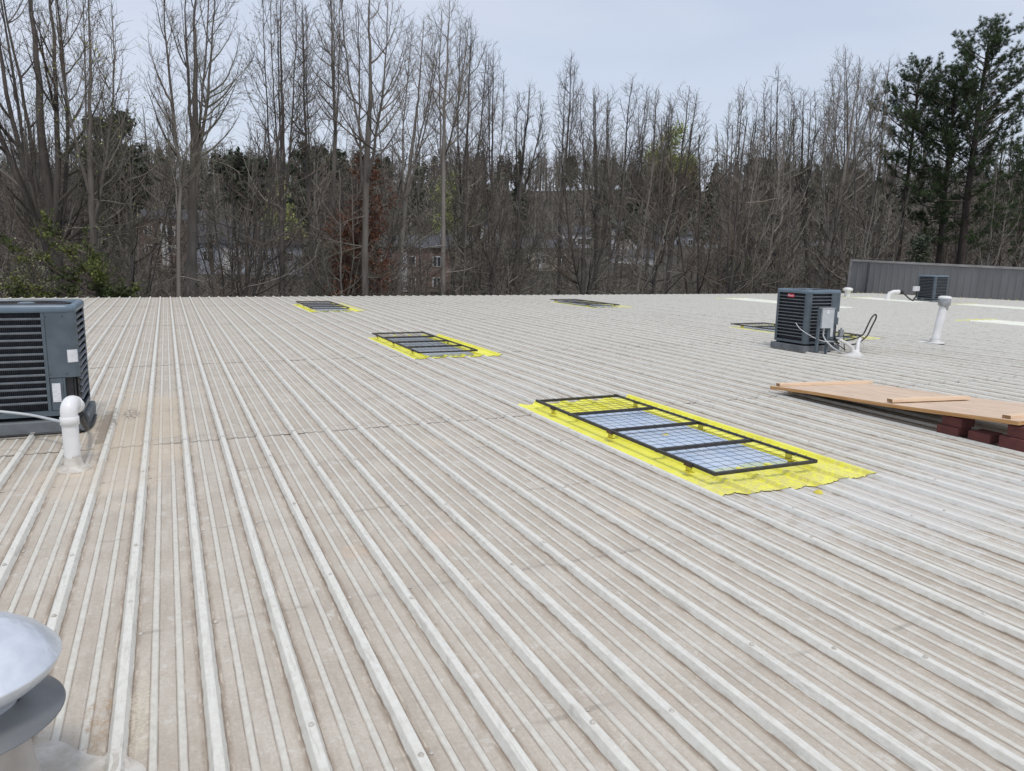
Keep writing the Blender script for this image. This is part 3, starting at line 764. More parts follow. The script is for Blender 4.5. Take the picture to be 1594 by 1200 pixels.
# grey electrical box on a strut stand in front of the middle condenser
db = thing('disconnect_box', 'light grey electrical box on strut legs before the badged condenser', 'electrical box', (10.50, 9.93, 0))
b_ = MB(); b_.box((.0, -.05, .44), (.27, .03, .79), bev=.004); bx_ = part('box_body', b_, ['box_grey'], db)
b_ = MB(); b_.box((-.004, -.058, .445), (.274, -.0505, .795), bev=.002); b_.box((-.01, -.07, .793), (.28, .03, .80)); part('lid', b_, ['box_grey'], bx_)
b_ = MB(); b_.box((.275, -.03, .62), (.30, .01, .70), bev=.004); part('lever', b_, ['label_white'], bx_)
b_ = MB(); b_.box((.09, -.0605, .70), (.15, -.059, .765)); part('label', b_, ['label_white'], bx_)
def strut(x, h):
    s_ = MB(); s_.box((x, -.02, -.03), (x + .04, -.016, h)); s_.box((x, -.0158, -.03), (x + .004, .02, h)); s_.box((x + .036, -.0158, -.03), (x + .04, .02, h)); return s_
part('leg', strut(-.045, .79), ['blue_grey_steel'], db); part('leg', strut(.19, .435), ['blue_grey_steel'], db)
c_ = MB(); c_.tube([(.11, 0, .44), (.11, 0, .30), (.15, -.03, .22), (.27, -.08, .10), (.40, -.14, .02)], .015, 8); part('conduit', c_, ['box_grey'], db)

# cables and the sealed roof penetration
def cable(name, pts, r, mt_, lab, k=7):
    # Catmull-Rom smoothing
    P = [Vector(q) for q in pts]; out = []
    for i in range(len(P) - 1):
        p0, p1, p2, p3 = P[max(i - 1, 0)], P[i], P[i + 1], P[min(i + 2, len(P) - 1)]
        for j in range(6):
            t = j / 6; out.append(.5 * ((2 * p1) + (-p0 + p2) * t + (2 * p0 - 5 * p1 + 4 * p2 - p3) * t * t + (-p0 + 3 * p1 - 3 * p2 + p3) * t ** 3))
    out.append(P[-1]); o0 = Vector(P[0]); mb = MB(); mb.tube([q - o0 for q in out], r, k)
    o = link(name, mb.mesh(name, [mt_]), None, o0); o['label'] = lab; o['category'] = 'cable'; return o
cable('power_cable', [(11.12, 10.1, .20), (11.2, 9.95, .20), (11.45, 9.95, .23), (11.62, 9.95, .30), (11.68, 9.93, .44), (11.77, 9.93, .60), (11.86, 9.93, .665), (11.89, 9.93, .60), (11.80, 9.93, .44), (11.70, 9.93, .27), (11.45, 9.9, .15), (11.22, 9.85, .13)], .014, 'black_rubber', 'black hose looping up to the right of the badged condenser')
cable('control_cable', [(11.15, 10.1, .27), (11.3, 10.0, .25), (11.5, 9.95, .235), (11.62, 9.93, .24)], .008, 'black_rubber', 'thin black line running level behind the small grey junction box')
cable('conduit_tail', [(11.08, 9.9, .31), (11.05, 9.86, .22), (11.0, 9.8, .14), (10.93, 9.72, .06)], .010, 'black_rubber', 'short black cable dropping from the small grey junction box')
cable('white_wire', [(10.36, 10.35, .50), (10.34, 10.2, .40), (10.42, 9.98, .28), (10.6, 9.9, .21), (10.8, 9.86, .20), (10.95, 9.75, .08)], .006, 'label_white', 'thin white wire drooping across the corner of the badged condenser')
cable('dark_wire', [(10.45, 10.08, .31), (10.6, 9.98, .29), (10.78, 9.88, .22), (10.95, 9.74, .07)], .008, 'black_rubber', 'thin dark wire crossing the legs of the grey electrical box')
jb = thing('junction_box', 'small grey junction box behind the white sealed pipe stubs', 'electrical box', (11.06, 9.95, .28))
b_ = MB(); b_.box((-.045, -.03, 0), (.045, .03, .12), bev=.004); part('box_body', b_, ['box_dark_grey'], jb)
b_ = MB(); b_.tube([(0, 0, .12), (0, 0, .15)], .018, 8); part('knob', b_, ['box_dark_grey'], jb)
b_ = MB(); b_.tube([(0, 0, 0), (.01, -.03, -.1), (.0, -.06, -.30)], .007, 6); part('stem', b_, ['box_grey'], jb)
pn_ = thing('pipe_penetration', 'lumpy white sealed pipe stubs in front of the badged condenser', 'pipe', (11.08, 9.62, -.03))
b_ = MB(); b_.lathe([(.0001, .10), (.05, .10), (.075, .07), (.11, .04), (.17, .018), (.21, .004)], (0, 0, 0), 18, 0, True, .12); part('sealed_base', b_, ['white_sealant'], pn_)
b_ = MB(); b_.tube([(-.04, 0, .05), (-.06, .02, .14), (-.15, .08, .22), (-.26, .14, .28)], [.04, .036, .03, .026], 8); part('stub_pipe', b_, ['white_sealant'], pn_)
b_ = MB(); b_.tube([(.05, 0, .05), (.07, .02, .16), (.12, .05, .24), (.19, .09, .27)], [.04, .036, .03, .028], 8); b_.tube([(.19, .09, .27), (.22, .11, .275)], .033, 8); part('stub_pipe', b_, ['white_pvc'], pn_)
cable('white_hose_loop', [(11.10, 9.6, .04), (11.2, 9.58, .06), (11.26, 9.6, .14), (11.24, 9.66, .21), (11.3, 9.8, .25), (11.42, 9.9, .33)], .004, 'box_dark_grey', 'thin grey wire loop at the white sealed pipe stubs')

# far condenser's white switch box and wires
sw = thing('switch_box', 'tiny white switch box at the left foot of the far condenser', 'electrical box', (28.75, 22.2, 0))
b_ = MB(); b_.box((-.16, -.08, .42), (.16, .02, .62), bev=.01); part('box_body', b_, ['label_white'], sw)
b_ = MB(); b_.tube([(.1, 0, .42), (.08, .0, .2), (-.12, .0, 0)], .035, 6); part('stand', b_, ['black_rubber'], sw)
el_ = thing('pipe_elbow', 'white pipe elbow stub near the foot of the grey wall, left of the far condenser', 'pipe', (28.5, 23.3, -.03))
b_ = MB(); b_.tube([(0, 0, 0), (0, 0, .18), (.05, -.03, .30), (.2, -.10, .36), (.42, -.2, .37)], [.12, .09, .09, .09, .09], 10); part('elbow', b_, ['white_pvc'], el_)
b_ = MB(); b_.tube([(.42, -.2, .37), (.56, -.27, .35)], .085, 10); part('opening', b_, ['black_rubber'], el_)
cable('line_set', [(28.95, 23.05, .32), (28.98, 22.9, .26), (28.9, 22.6, .1), (28.9, 22.45, .03)], .03, 'black_rubber', 'dark cable from the far white elbow to the far condenser')

# ------------------------------------------------------------------ white vent pipe with metal cap
vp = thing('vent_pipe', 'tall leaning white vent pipe with grey metal cap, right part of the roof', 'vent', (14.39, 10.54, -.03))
lean = .20
b_ = MB(); b_.tube([(0, 0, 0), (lean * .8, -.0, .80)], .080, 20); part('pipe', b_, ['white_pvc'], vp)
b_ = MB(); b_.lathe([(.098, .10), (.10, .04), (.125, .02)], (.01, 0, 0), 20); part('collar', b_, ['white_sealant'], vp)
b_ = MB(); b_.lathe([(.105, .035), (.16, .032), (.26, .036)], (-.06, 0, 0), 14, 0, False, .18); part('flashing', b_, ['white_sealant'], vp)
b_ = MB(); b_.lathe([(.083, .70), (.086, .71), (.086, .79), (.105, .80)], (lean * .8, 0, 0), 20); b_.lathe([(.115, .79), (.118, .80), (.118, .93), (.110, .945)], (lean * .8, 0, 0), 24); part('cap_band', b_, ['galvanised'], vp)
b_ = MB(); b_.lathe([(.125, .93), (.127, .945), (.118, .97), (.08, .985), (.0001, .99)], (lean * .8, 0, 0), 24); part('cap_lid', b_, ['white_pvc'], vp)

sv_ = thing('vent_pipe', 'short white capped vent at the corner of the grey wall', 'vent', (28.3, 25.3, -.03))
b_ = MB(); b_.tube([(0, 0, 0), (0, 0, .30)], .13, 12); part('pipe', b_, ['white_pvc'], sv_)
b_ = MB(); b_.lathe([(.13, .28), (.21, .31), (.22, .40), (.14, .45), (.0001, .46)], (0, 0, 0), 14); part('cap_lid', b_, ['white_pvc'], sv_)

# ------------------------------------------------------------------ gooseneck by the left condenser
gn = thing('gooseneck_pipe', 'fat white plastic gooseneck pipe in front of the left condenser', 'pipe', (-.72, 6.38, PAN))
b_ = MB(); b_.tube([(0, 0, .0), (0, 0, .36)], .056, 24); part('pipe', b_, ['white_pvc'], gn)
b_ = MB(); b_.lathe([(.057, .345), (.065, .347), (.065, .405), (.060, .410)], (0, 0, 0), 24)
arc = [(0, 0, .40)] + [(.065 * (1 - math.cos(a)) * .22, .065 * (1 - math.cos(a)), .440 + .055 * math.sin(a)) for a in np.linspace(.0, math.pi * .74, 11)]
b_.tube(arc, .0585, 24); part('elbow', b_, ['white_pvc'], gn)
e_ = Vector(arc[-1]); d_ = (Vector(arc[-1]) - Vector(arc[-2])).normalized()
b_ = MB(); b_.tube([e_ - d_ * .01, e_ + d_ * .045], .063, 24); part('outlet_collar', b_, ['white_pvc'], gn)
b_ = MB(); b_.lathe([(.0575, .11), (.064, .04), (.078, .02), (.115, .012), (.128, .001)], (0, 0, 0), 22, 0, True, .09); part('sealed_boot', b_, ['grey_sealant'], gn)
cable('flex_conduit', [(-2.1, 7.42, .36), (-1.6, 7.42, .30), (-1.45, 7.42, .27), (-1.15, 7.40, .215), (-.95, 7.2, .20), (-.78, 6.9, .22), (-.70, 6.62, .33)], .012, 'box_grey', 'grey flexible conduit sagging across the front of the left condenser')
cable('line_set', [(-.80, 7.75, .14), (-.74, 7.58, .15), (-.70, 7.4, .13), (-.68, 7.1, .12), (-.67, 6.75, .25), (-.67, 6.60, .33)], .020, 'black_rubber', 'black insulated line from the left condenser into the white gooseneck')
cable('ground_cable', [(-1.9, 7.58, -.005), (-1.5, 7.56, -.002), (-1.1, 7.565, .0), (-.82, 7.6, -.002), (-.715, 7.8, -.004), (-.71, 8.3, -.004)], .012, 'black_rubber', 'black cable lying along the foot of the left condenser pad')

# ------------------------------------------------------------------ roof vent in the bottom left corner
tv = thing('turbine_vent', 'round metal roof vent with domed cap cut by the bottom left corner', 'vent', (-.585, 2.345, PAN))
R = .25
b_ = MB(); b_.lathe([(.0001, .648), (.06, .644), (.12, .630), (.17, .607), (.215, .574), (.243, .541), (.25, .531)], (0, 0, 0), 56); dm = part('dome', b_, ['vent_aluminium'], tv)
b_ = MB(); b_.lathe([(.25, .531), (.253, .528), (.253, .521), (.249, .518)], (0, 0, 0), 56); part('rim', b_, ['vent_aluminium'], dm)
b_ = MB(); b_.lathe([(.249, .519), (.236, .492), (.20, .462), (.15, .440), (.145, .40)], (0, 0, 0), 56); part('skirt', b_, ['vent_aluminium'], tv)
b_ = MB()
for t in range(6):
    a = t * math.pi / 3 + .35; b_.box((-.012, .135, .40), (.012, .15, .50), M=Matrix.Rotation(a, 4, 'Z'))
part('strap', b_, ['black_steel'], tv)
b_ = MB(); b_.lathe([(.11, .420), (.15, .412), (.249, .372), (.252, .369), (.248, .366), (.16, .385)], (0, 0, 0), 56); part('storm_collar', b_, ['vent_disc_steel'], tv)
b_ = MB(); b_.lathe([(.145, .42), (.150, .30), (.165, .18), (.19, .05), (.215, .012)], (0, 0, 0), 40, 0, True, .01); part('stack', b_, ['vent_cone'], tv)
# sealed membrane skirt covering the pans around the stack
mb = MB(); v = []; nr, na = 14, 110
for i in range(nr + 1):
    for j in range(na):
        a = 2 * math.pi * j / na; rr = .20 + (.37 - .20 + .05 * math.sin(3 * a + 1) + .03 * math.sin(7 * a)) * i / nr
        x, y = rr * math.cos(a), rr * math.sin(a) * 1.25
        z = profile_z(x - .585) - PAN; z = (z if z > .006 else max(z, .006 * (1 - i / nr))) + .0045 + .0012 * math.sin(9 * x + 4 * y)
        v.append((x, y, z))
mb.poly(v, [(i * na + j, i * na + (j + 1) % na, (i + 1) * na + (j + 1) % na, (i + 1) * na + j) for i in range(nr) for j in range(na)], 0, False)
part('flashing', mb, ['grey_sealant'], tv)

# ------------------------------------------------------------------ plywood ramp on pavers with loose battens
SL = -.052
def zt(y): return .082 + (7.08 - y) * .060
ply = thing('plywood_sheet', 'long weathered plywood sheet propped on red pavers at right', 'plywood', (6.75, 7.08, .082), 0)
ang = math.atan(.060); LP = 3.02
for k_, (nm, zo) in enumerate((('top_ply', 0.0), ('bottom_ply', -.0185))):
    b_ = MB(); n = 16; v = []
    for j in range(n + 1):
        y = -LP * j / n; zz = -y * .060 + .006 * math.sin(j * .5)
        for x in (0.0 + .004 * k_, 1.22 + .004 * k_):
            v.append((x, y, zz + zo)); v.append((x, y, zz + zo - .018))
    f = []; mi = []
    for j in range(n):
        a = 4 * j; b2 = a + 4
        b_.poly([v[a], v[a + 2], v[b2 + 2], v[b2]], [(3, 2, 1, 0)], 0); b_.poly([v[a + 1], v[a + 3], v[b2 + 3], v[b2 + 1]], [(0, 1, 2, 3)], 0)
        b_.poly([v[a], v[a + 1], v[b2 + 1], v[b2]], [(0, 1, 2, 3)], 1); b_.poly([v[a + 2], v[a + 3], v[b2 + 3], v[b2 + 2]], [(3, 2, 1, 0)], 1)
    b_.poly([v[0], v[1], v[3], v[2]], [(3, 2, 1, 0)], 1); a = 4 * n; b_.poly([v[a], v[a + 1], v[a + 3], v[a + 2]], [(0, 1, 2, 3)], 1)
    part(nm, b_, ['plywood_face', 'plywood_edge'], ply)
def batten(x0_, y0_, x1_, y1_, lab, w=.085, h_=.036):
    L_ = math.hypot(x1_ - x0_, y1_ - y0_)
    b_ = MB(); b_.box((.002, -w / 2, 0), (L_, w / 2, h_), 0, bev=.002); b_.box((0, -w / 2 + .002, .002), (.0018, w / 2 - .002, h_ - .002), 1)
    o = link('batten', b_.mesh('batten', ['lumber_face', 'lumber_end']), None, (x0_, y0_, zt(y0_) + .012)); o['label'] = lab; o['category'] = 'lumber'; o['group'] = 'battens lying on the plywood'
    o.rotation_euler = (-ang, 0, math.atan2(y1_ - y0_, x1_ - x0_)); o.rotation_euler = Matrix.Rotation(-ang, 3, 'X').to_4x4().to_euler()
    M = Matrix.Translation((x0_, y0_, zt(y0_) + .004)) @ Matrix.Rotation(-ang, 4, 'X') @ Matrix.Rotation(math.atan2(y1_ - y0_, x1_ - x0_), 4, 'Z')
    o.matrix_world = M; return o
batten(6.80, 7.00, 8.05, 6.70, 'pale batten across the low left tip of the plywood')
batten(6.80, 5.41, 7.72, 5.20, 'middle batten on the plywood, dark sawn end towards the left')
batten(6.80, 4.20, 7.85, 4.10, 'batten on the high end of the plywood, cut by the right edge')
def paver(xa, ya, yb, za, zb, lab, xw=.10):
    b_ = MB(); b_.box((0, 0, 0), (xw, yb - ya, zb - za), bev=.005)
    o = link('paver_brick', b_.mesh('paver_brick', ['paver_red']), None, (xa, ya, za)); o['label'] = lab; o['category'] = 'brick'; o['group'] = 'red pavers propping the plywood'
def zb_(y): return zt(y) - .0375
paver(6.765, 4.61, 4.83, -.0005, .083, 'lower red paver of the left pile under the plywood', .20)
paver(6.785, 4.60, 4.80, .084, zb_(4.80) - .006, 'upper red paver of the left pile under the plywood', .20)
paver(6.78, 4.31, 4.52, -.0005, .085, 'single low red paver between the two piles under the plywood', .20)
paver(6.78, 3.97, 4.23, -.0005, .105, 'lower red paver of the right pile under the plywood', .20)
paver(6.80, 3.98, 4.18, .106, zb_(4.18) - .006, 'upper red paver of the right pile under the plywood', .20)
b_ = MB(); b_.box((0, 0, 0), (.9, .085, .036), bev=.002)
o = link('batten', b_.mesh('batten', ['lumber_face']), None, (6.95, 6.90, .003)); o['label'] = 'batten lying under the low tip of the plywood, in its shade'; o['category'] = 'lumber'

# ------------------------------------------------------------------ trees
class Polys:
    def __init__(self): self.g = {}
    def add(self, P, R, k): self.g.setdefault((len(P), k), []).append((P, R))
    def merge(self, other):
        for key, l in other.g.items(): self.g.setdefault(key, []).extend(l)
def build_polys(g, name, material, extra_tris=None):
    V = []; Fq = []; o = 0
    for (n, k), lst in g.items():
        P = np.array([a for a, _ in lst]); R = np.array([b for _, b in lst]); N = len(lst)
        T = np.empty_like(P); T[:, 1:-1] = P[:, 2:] - P[:, :-2]; T[:, 0] = P[:, 1] - P[:, 0]; T[:, -1] = P[:, -1] - P[:, -2]
        T /= np.linalg.norm(T, axis=2, keepdims=True) + 1e-9
        ref = np.where(np.abs(T[:, :1, 2:3]) < .9, np.array([0, 0, 1.]), np.array([1., 0, 0]))
        n1 = np.cross(T, np.broadcast_to(ref, T.shape)); n1 /= np.linalg.norm(n1, axis=2, keepdims=True) + 1e-9; n2 = np.cross(T, n1)
        th = np.arange(k) * 2 * np.pi / k
        ringv = P[:, :, None, :] + R[:, :, None, None] * (n1[:, :, None, :] * np.cos(th)[None, None, :, None] + n2[:, :, None, :] * np.sin(th)[None, None, :, None])
        V.append(ringv.reshape(-1, 3))
        base = o + np.arange(N)[:, None, None] * (n * k) + np.arange(n - 1)[None, :, None] * k
        j = np.arange(k)[None, None, :]; jn = (j + 1) % k
        Fq.append(np.stack([base + j, base + jn, base + k + jn, base + k + j], -1).reshape(-1, 4)); o += N * n * k
    V = np.concatenate(V); Fq = np.concatenate(Fq)
    me = bpy.data.meshes.new(name); me.vertices.add(len(V)); me.vertices.foreach_set('co', V.astype(np.float32).ravel())
    me.loops.add(Fq.size); me.loops.foreach_set('vertex_index', Fq.astype(np.int32).ravel())
    me.polygons.add(len(Fq)); me.polygons.foreach_set('loop_start', np.arange(0, Fq.size, 4, dtype=np.int32)); me.polygons.foreach_set('loop_total', np.full(len(Fq), 4, np.int32))
    me.polygons.foreach_set('use_smooth', np.ones(len(Fq), bool))
    me.materials.append(MATS[material]); me.update(calc_edges=True); me.validate(); return me
def leaf_mesh(name, C, size, material, rng, aspect=1.6, updir=None):
    """one small kite per point"""
    N = len(C); a = rng.normal(size=(N, 3)); a /= np.linalg.norm(a, axis=1, keepdims=True)
    if updir is not None: a = a * .8 + updir; a /= np.linalg.norm(a, axis=1, keepdims=True)
    b = np.cross(a, rng.normal(size=(N, 3))); b /= np.linalg.norm(b, axis=1, keepdims=True)
    s = size * rng.uniform(.6, 1.3, (N, 1))
    V = np.stack([C - a * s * .5 * aspect, C + b * s * .5, C + a * s * .5 * aspect, C - b * s * .5], 1).reshape(-1, 3)
    me = bpy.data.meshes.new(name); me.vertices.add(len(V)); me.vertices.foreach_set('co', V.astype(np.float32).ravel())
    me.loops.add(N * 4); me.loops.foreach_set('vertex_index', np.arange(N * 4, dtype=np.int32)); me.polygons.add(N)
    me.polygons.foreach_set('loop_start', np.arange(0, N * 4, 4, dtype=np.int32)); me.polygons.foreach_set('loop_total', np.full(N, 4, np.int32))
    me.materials.append(MATS[material]); me.update(calc_edges=True); return me
UP = np.array([0, 0, 1.])
def unit(v): return v / (math.sqrt(v[0] * v[0] + v[1] * v[1] + v[2] * v[2]) + 1e-9)
def path(p0, d, L_, nseg, wob, trop, rng):
    P = np.empty((nseg + 1, 3)); P[0] = p0; d = unit(d); st = L_ / nseg
    W_ = rng.normal(size=(nseg, 3)) * wob
    for i in range(nseg):
        d = unit(d + W_[i] + UP * trop); P[i + 1] = P[i] + d * st
    return P
def side_dir(t, ang_, az_):
    a = np.array([1., 0, 0]) if abs(t[0]) < .8 else np.array([0, 1., 0]); n1 = unit(np.cross(t, a)); n2 = np.cross(t, n1)
    return t * math.cos(ang_) + (n1 * math.cos(az_) + n2 * math.sin(az_)) * math.sin(ang_)
def bez(p0, p1, p2, n, rng, jit):
    t = np.linspace(0, 1, n + 1)[:, None]
    P = (1 - t) ** 2 * p0 + 2 * t * (1 - t) * p1 + t * t * p2
    P[1:] += np.cumsum(rng.normal(size=(n, 3)) * jit, axis=0) * np.array([1, 1, .4]); return P
def bare_tree(rng, H, fork, lean, spread, nl, r0, dens=1.0, limb0=.45, twigL=.42, tr=1.0, low=0.0, leadr=1.0, rise=(.75, 1.45), bow=1.0, sub_gap=.24, twig_gap=.13):
    """straight trunk to the fork, ascending leaders, long limbs curving up into an egg-shaped crown, side branches, twigs"""
    wood, fine = Polys(), Polys(); tips = []
    d = unit(np.array([lean[0], lean[1], H]))
    T = path(np.zeros(3), d, fork / d[2], 9, .022, .0, rng); off = (d / d[2] * fork - T[-1]); T += np.linspace(0, 1, 10)[:, None] * off * .6
    rf = r0 * .74
    wood.add(T, np.linspace(r0, rf, 10) * (1 + .25 * np.exp(-np.arange(10) * 1.3)), 9)
    ctr = lambda z: np.array([lean[0] * z / H, lean[1] * z / H, z])
    Hc = H - fork
    env = lambda t: spread * 1.62 * max(t, .001) ** .42 * max(1 - t, 0) ** .62
    leaders = []; az0 = rng.uniform(0, 6.28)
    for i in range(nl):
        te = .995 if i == 0 else rng.uniform(.80, .96)
        a = az0 + i * 2.399 + rng.normal() * .3; rr_ = env(te) * (.3 if i == 0 else .9) + (0 if i == 0 else spread * .15 * rng.uniform(.6, 1.4))
        e = ctr(fork + Hc * te) + np.array([math.cos(a), math.sin(a), 0]) * rr_
        st = T[-1 - min(i, 3)] if i else T[-1]
        o_ = np.array([math.cos(a), math.sin(a), 0]) * rr_ * rng.uniform(.75, 1.25)
        P = bez(st, st + (e - st) * .42 + o_ * (.55 if i else 0), e, 14, rng, .016 + .005 * spread)
        rl = rf * (.74 if i == 0 else rng.uniform(.36, .58)) * leadr if nl > 1 else rf
        Rr = rl * (1 - np.linspace(0, 1, 15)) ** .9 + .011 * tr; wood.add(P, Rr, 6); leaders.append((P, Rr))
    limbs = []
    def limb(p0, e, rr, k=4):
        ov = e - p0; ov[2] = 0; dz = e[2] - p0[2]
        P = bez(p0, p0 + ov * rng.uniform(.55, .8) + UP * dz * rng.uniform(.22, .42), e, 7, rng, .028); L_ = float(np.sum(np.linalg.norm(np.diff(P, axis=0), axis=1)))
        fine.add(P, np.linspace(rr, .0065 * tr, 8), k); limbs.append((P, L_))
    nlb = int((26 + Hc * 2.1) * dens)
    for q in range(nlb):
        te = .10 + .88 * ((q + rng.uniform(0, 1)) / nlb) ** .92; a = q * 2.399 + rng.normal() * .35; re = env(te) * rng.uniform(.72, 1.10) + .15
        ze = fork + Hc * te; c = ctr(ze); e = c + np.array([math.cos(a), math.sin(a), 0]) * re
        dz = min(re * rng.uniform(*rise) + .35, Hc * .5); zs = ze - dz
        if zs < fork * .8: zs = fork * rng.uniform(.8, 1.0)
        best = None
        for P, Rr in leaders:
            i0 = int(np.argmin(np.abs(P[:, 2] - zs))); dd_ = np.linalg.norm(P[i0, :2] - e[:2])
            if zs >= P[0, 2] and (best is None or dd_ < best[0]): best = (dd_, P[i0], Rr[i0])
        if best is None:
            i0 = int(np.argmin(np.abs(T[:, 2] - zs))); best = (0, T[i0], r0)
        limb(best[1], e, min(.012 + .0105 * (dz + re) * tr ** .5, best[2] * .65))
    if low > 0:
        for q in range(int(fork * 2.6 * low)):
            z = fork * rng.uniform(.3, 1); i0 = int(np.argmin(np.abs(T[:, 2] - z))); a = rng.uniform(0, 6.28); L_ = spread * rng.uniform(.35, 1.05)
            limb(T[i0], T[i0] + np.array([math.cos(a) * L_, math.sin(a) * L_, L_ * rng.uniform(-.35, .7)]), .012 + .008 * L_, 3)
    src = [(P, L_, .16) for P, L_ in limbs] + [(P, float(np.sum(np.linalg.norm(np.diff(P, axis=0), axis=1))) * .6, .35) for P, _ in leaders]
    for P, L_, t0 in src:
        ns_ = len(P) - 1; nb = max(3, int(L_ / sub_gap))
        for b in range(nb):
            t = t0 + (1 - t0) * (b + rng.uniform(0, 1)) / nb; x = t * ns_; i0 = min(int(x), ns_ - 1); p = P[i0] + (P[i0 + 1] - P[i0]) * min(x - i0, 1); tn = unit(P[i0 + 1] - P[i0])
            lb = (.26 * min(L_, 5) * (1 - t) + .34) * rng.uniform(.55, 1.35)
            S = path(p, side_dir(tn, rng.uniform(.4, 1.05), b * 2.4 + rng.normal()), lb, 3, .16, .05, rng); fine.add(S, np.linspace(.0080 * tr, .0045 * tr, 4), 3)
            nt = max(2, int(lb / twig_gap))
            for w in range(nt):
                tw = (.2 + .8 * (w + rng.uniform(0, 1)) / nt) * 3; iw = min(int(tw), 2); pw = S[iw] + (S[iw + 1] - S[iw]) * min(tw - iw, 1)
                dt = side_dir(unit(S[iw + 1] - S[iw]), rng.uniform(.35, .95), rng.uniform(0, 6.28)); lt = twigL * rng.uniform(.4, 1.25)
                e = pw + (dt + UP * .22) * lt
                fine.add(np.stack([pw, e]), np.array([.0056, .0032]) * tr, 3); tips.append(e)
    return wood, fine, np.array(tips)
BARK = ['bark_dark', 'bark_grey', 'bark_pale']; TW = ['twig_dark', 'twig', 'twig_pale']
def add_tree(name, label, cat, x, y, zb, wood, fine, sh, group=None, leaves=None, part2='crown'):
    r = thing(name, label, cat, (x, y, zb), 0, group)
    link('trunk', build_polys(wood.g, 'trunk', BARK[sh] if isinstance(sh, int) else sh), r)
    link(part2, build_polys(fine.g, part2, TW[sh] if isinstance(sh, int) else 'twig_dark'), r)
    if leaves is not None: link('foliage', leaves, r)
    return r
HOUSES = [(10.7, 112, 7), (1.2, 125, 5), (29.0, 95, 5), (57.9, 150, 6), (54.3, 108, 5), (77.6, 140, 4), (86, 135, 4), (73.1, 112, 4), (106, 140, 7)]
def blocks_house(x, y):
    for hx, hy, hw in HOUSES:
        a = math.atan2(x, y) - math.atan2(hx, hy)
        if abs(a) < hw / math.hypot(hx, hy) and math.hypot(x, y) < math.hypot(hx, hy) + 2: return True
    return False
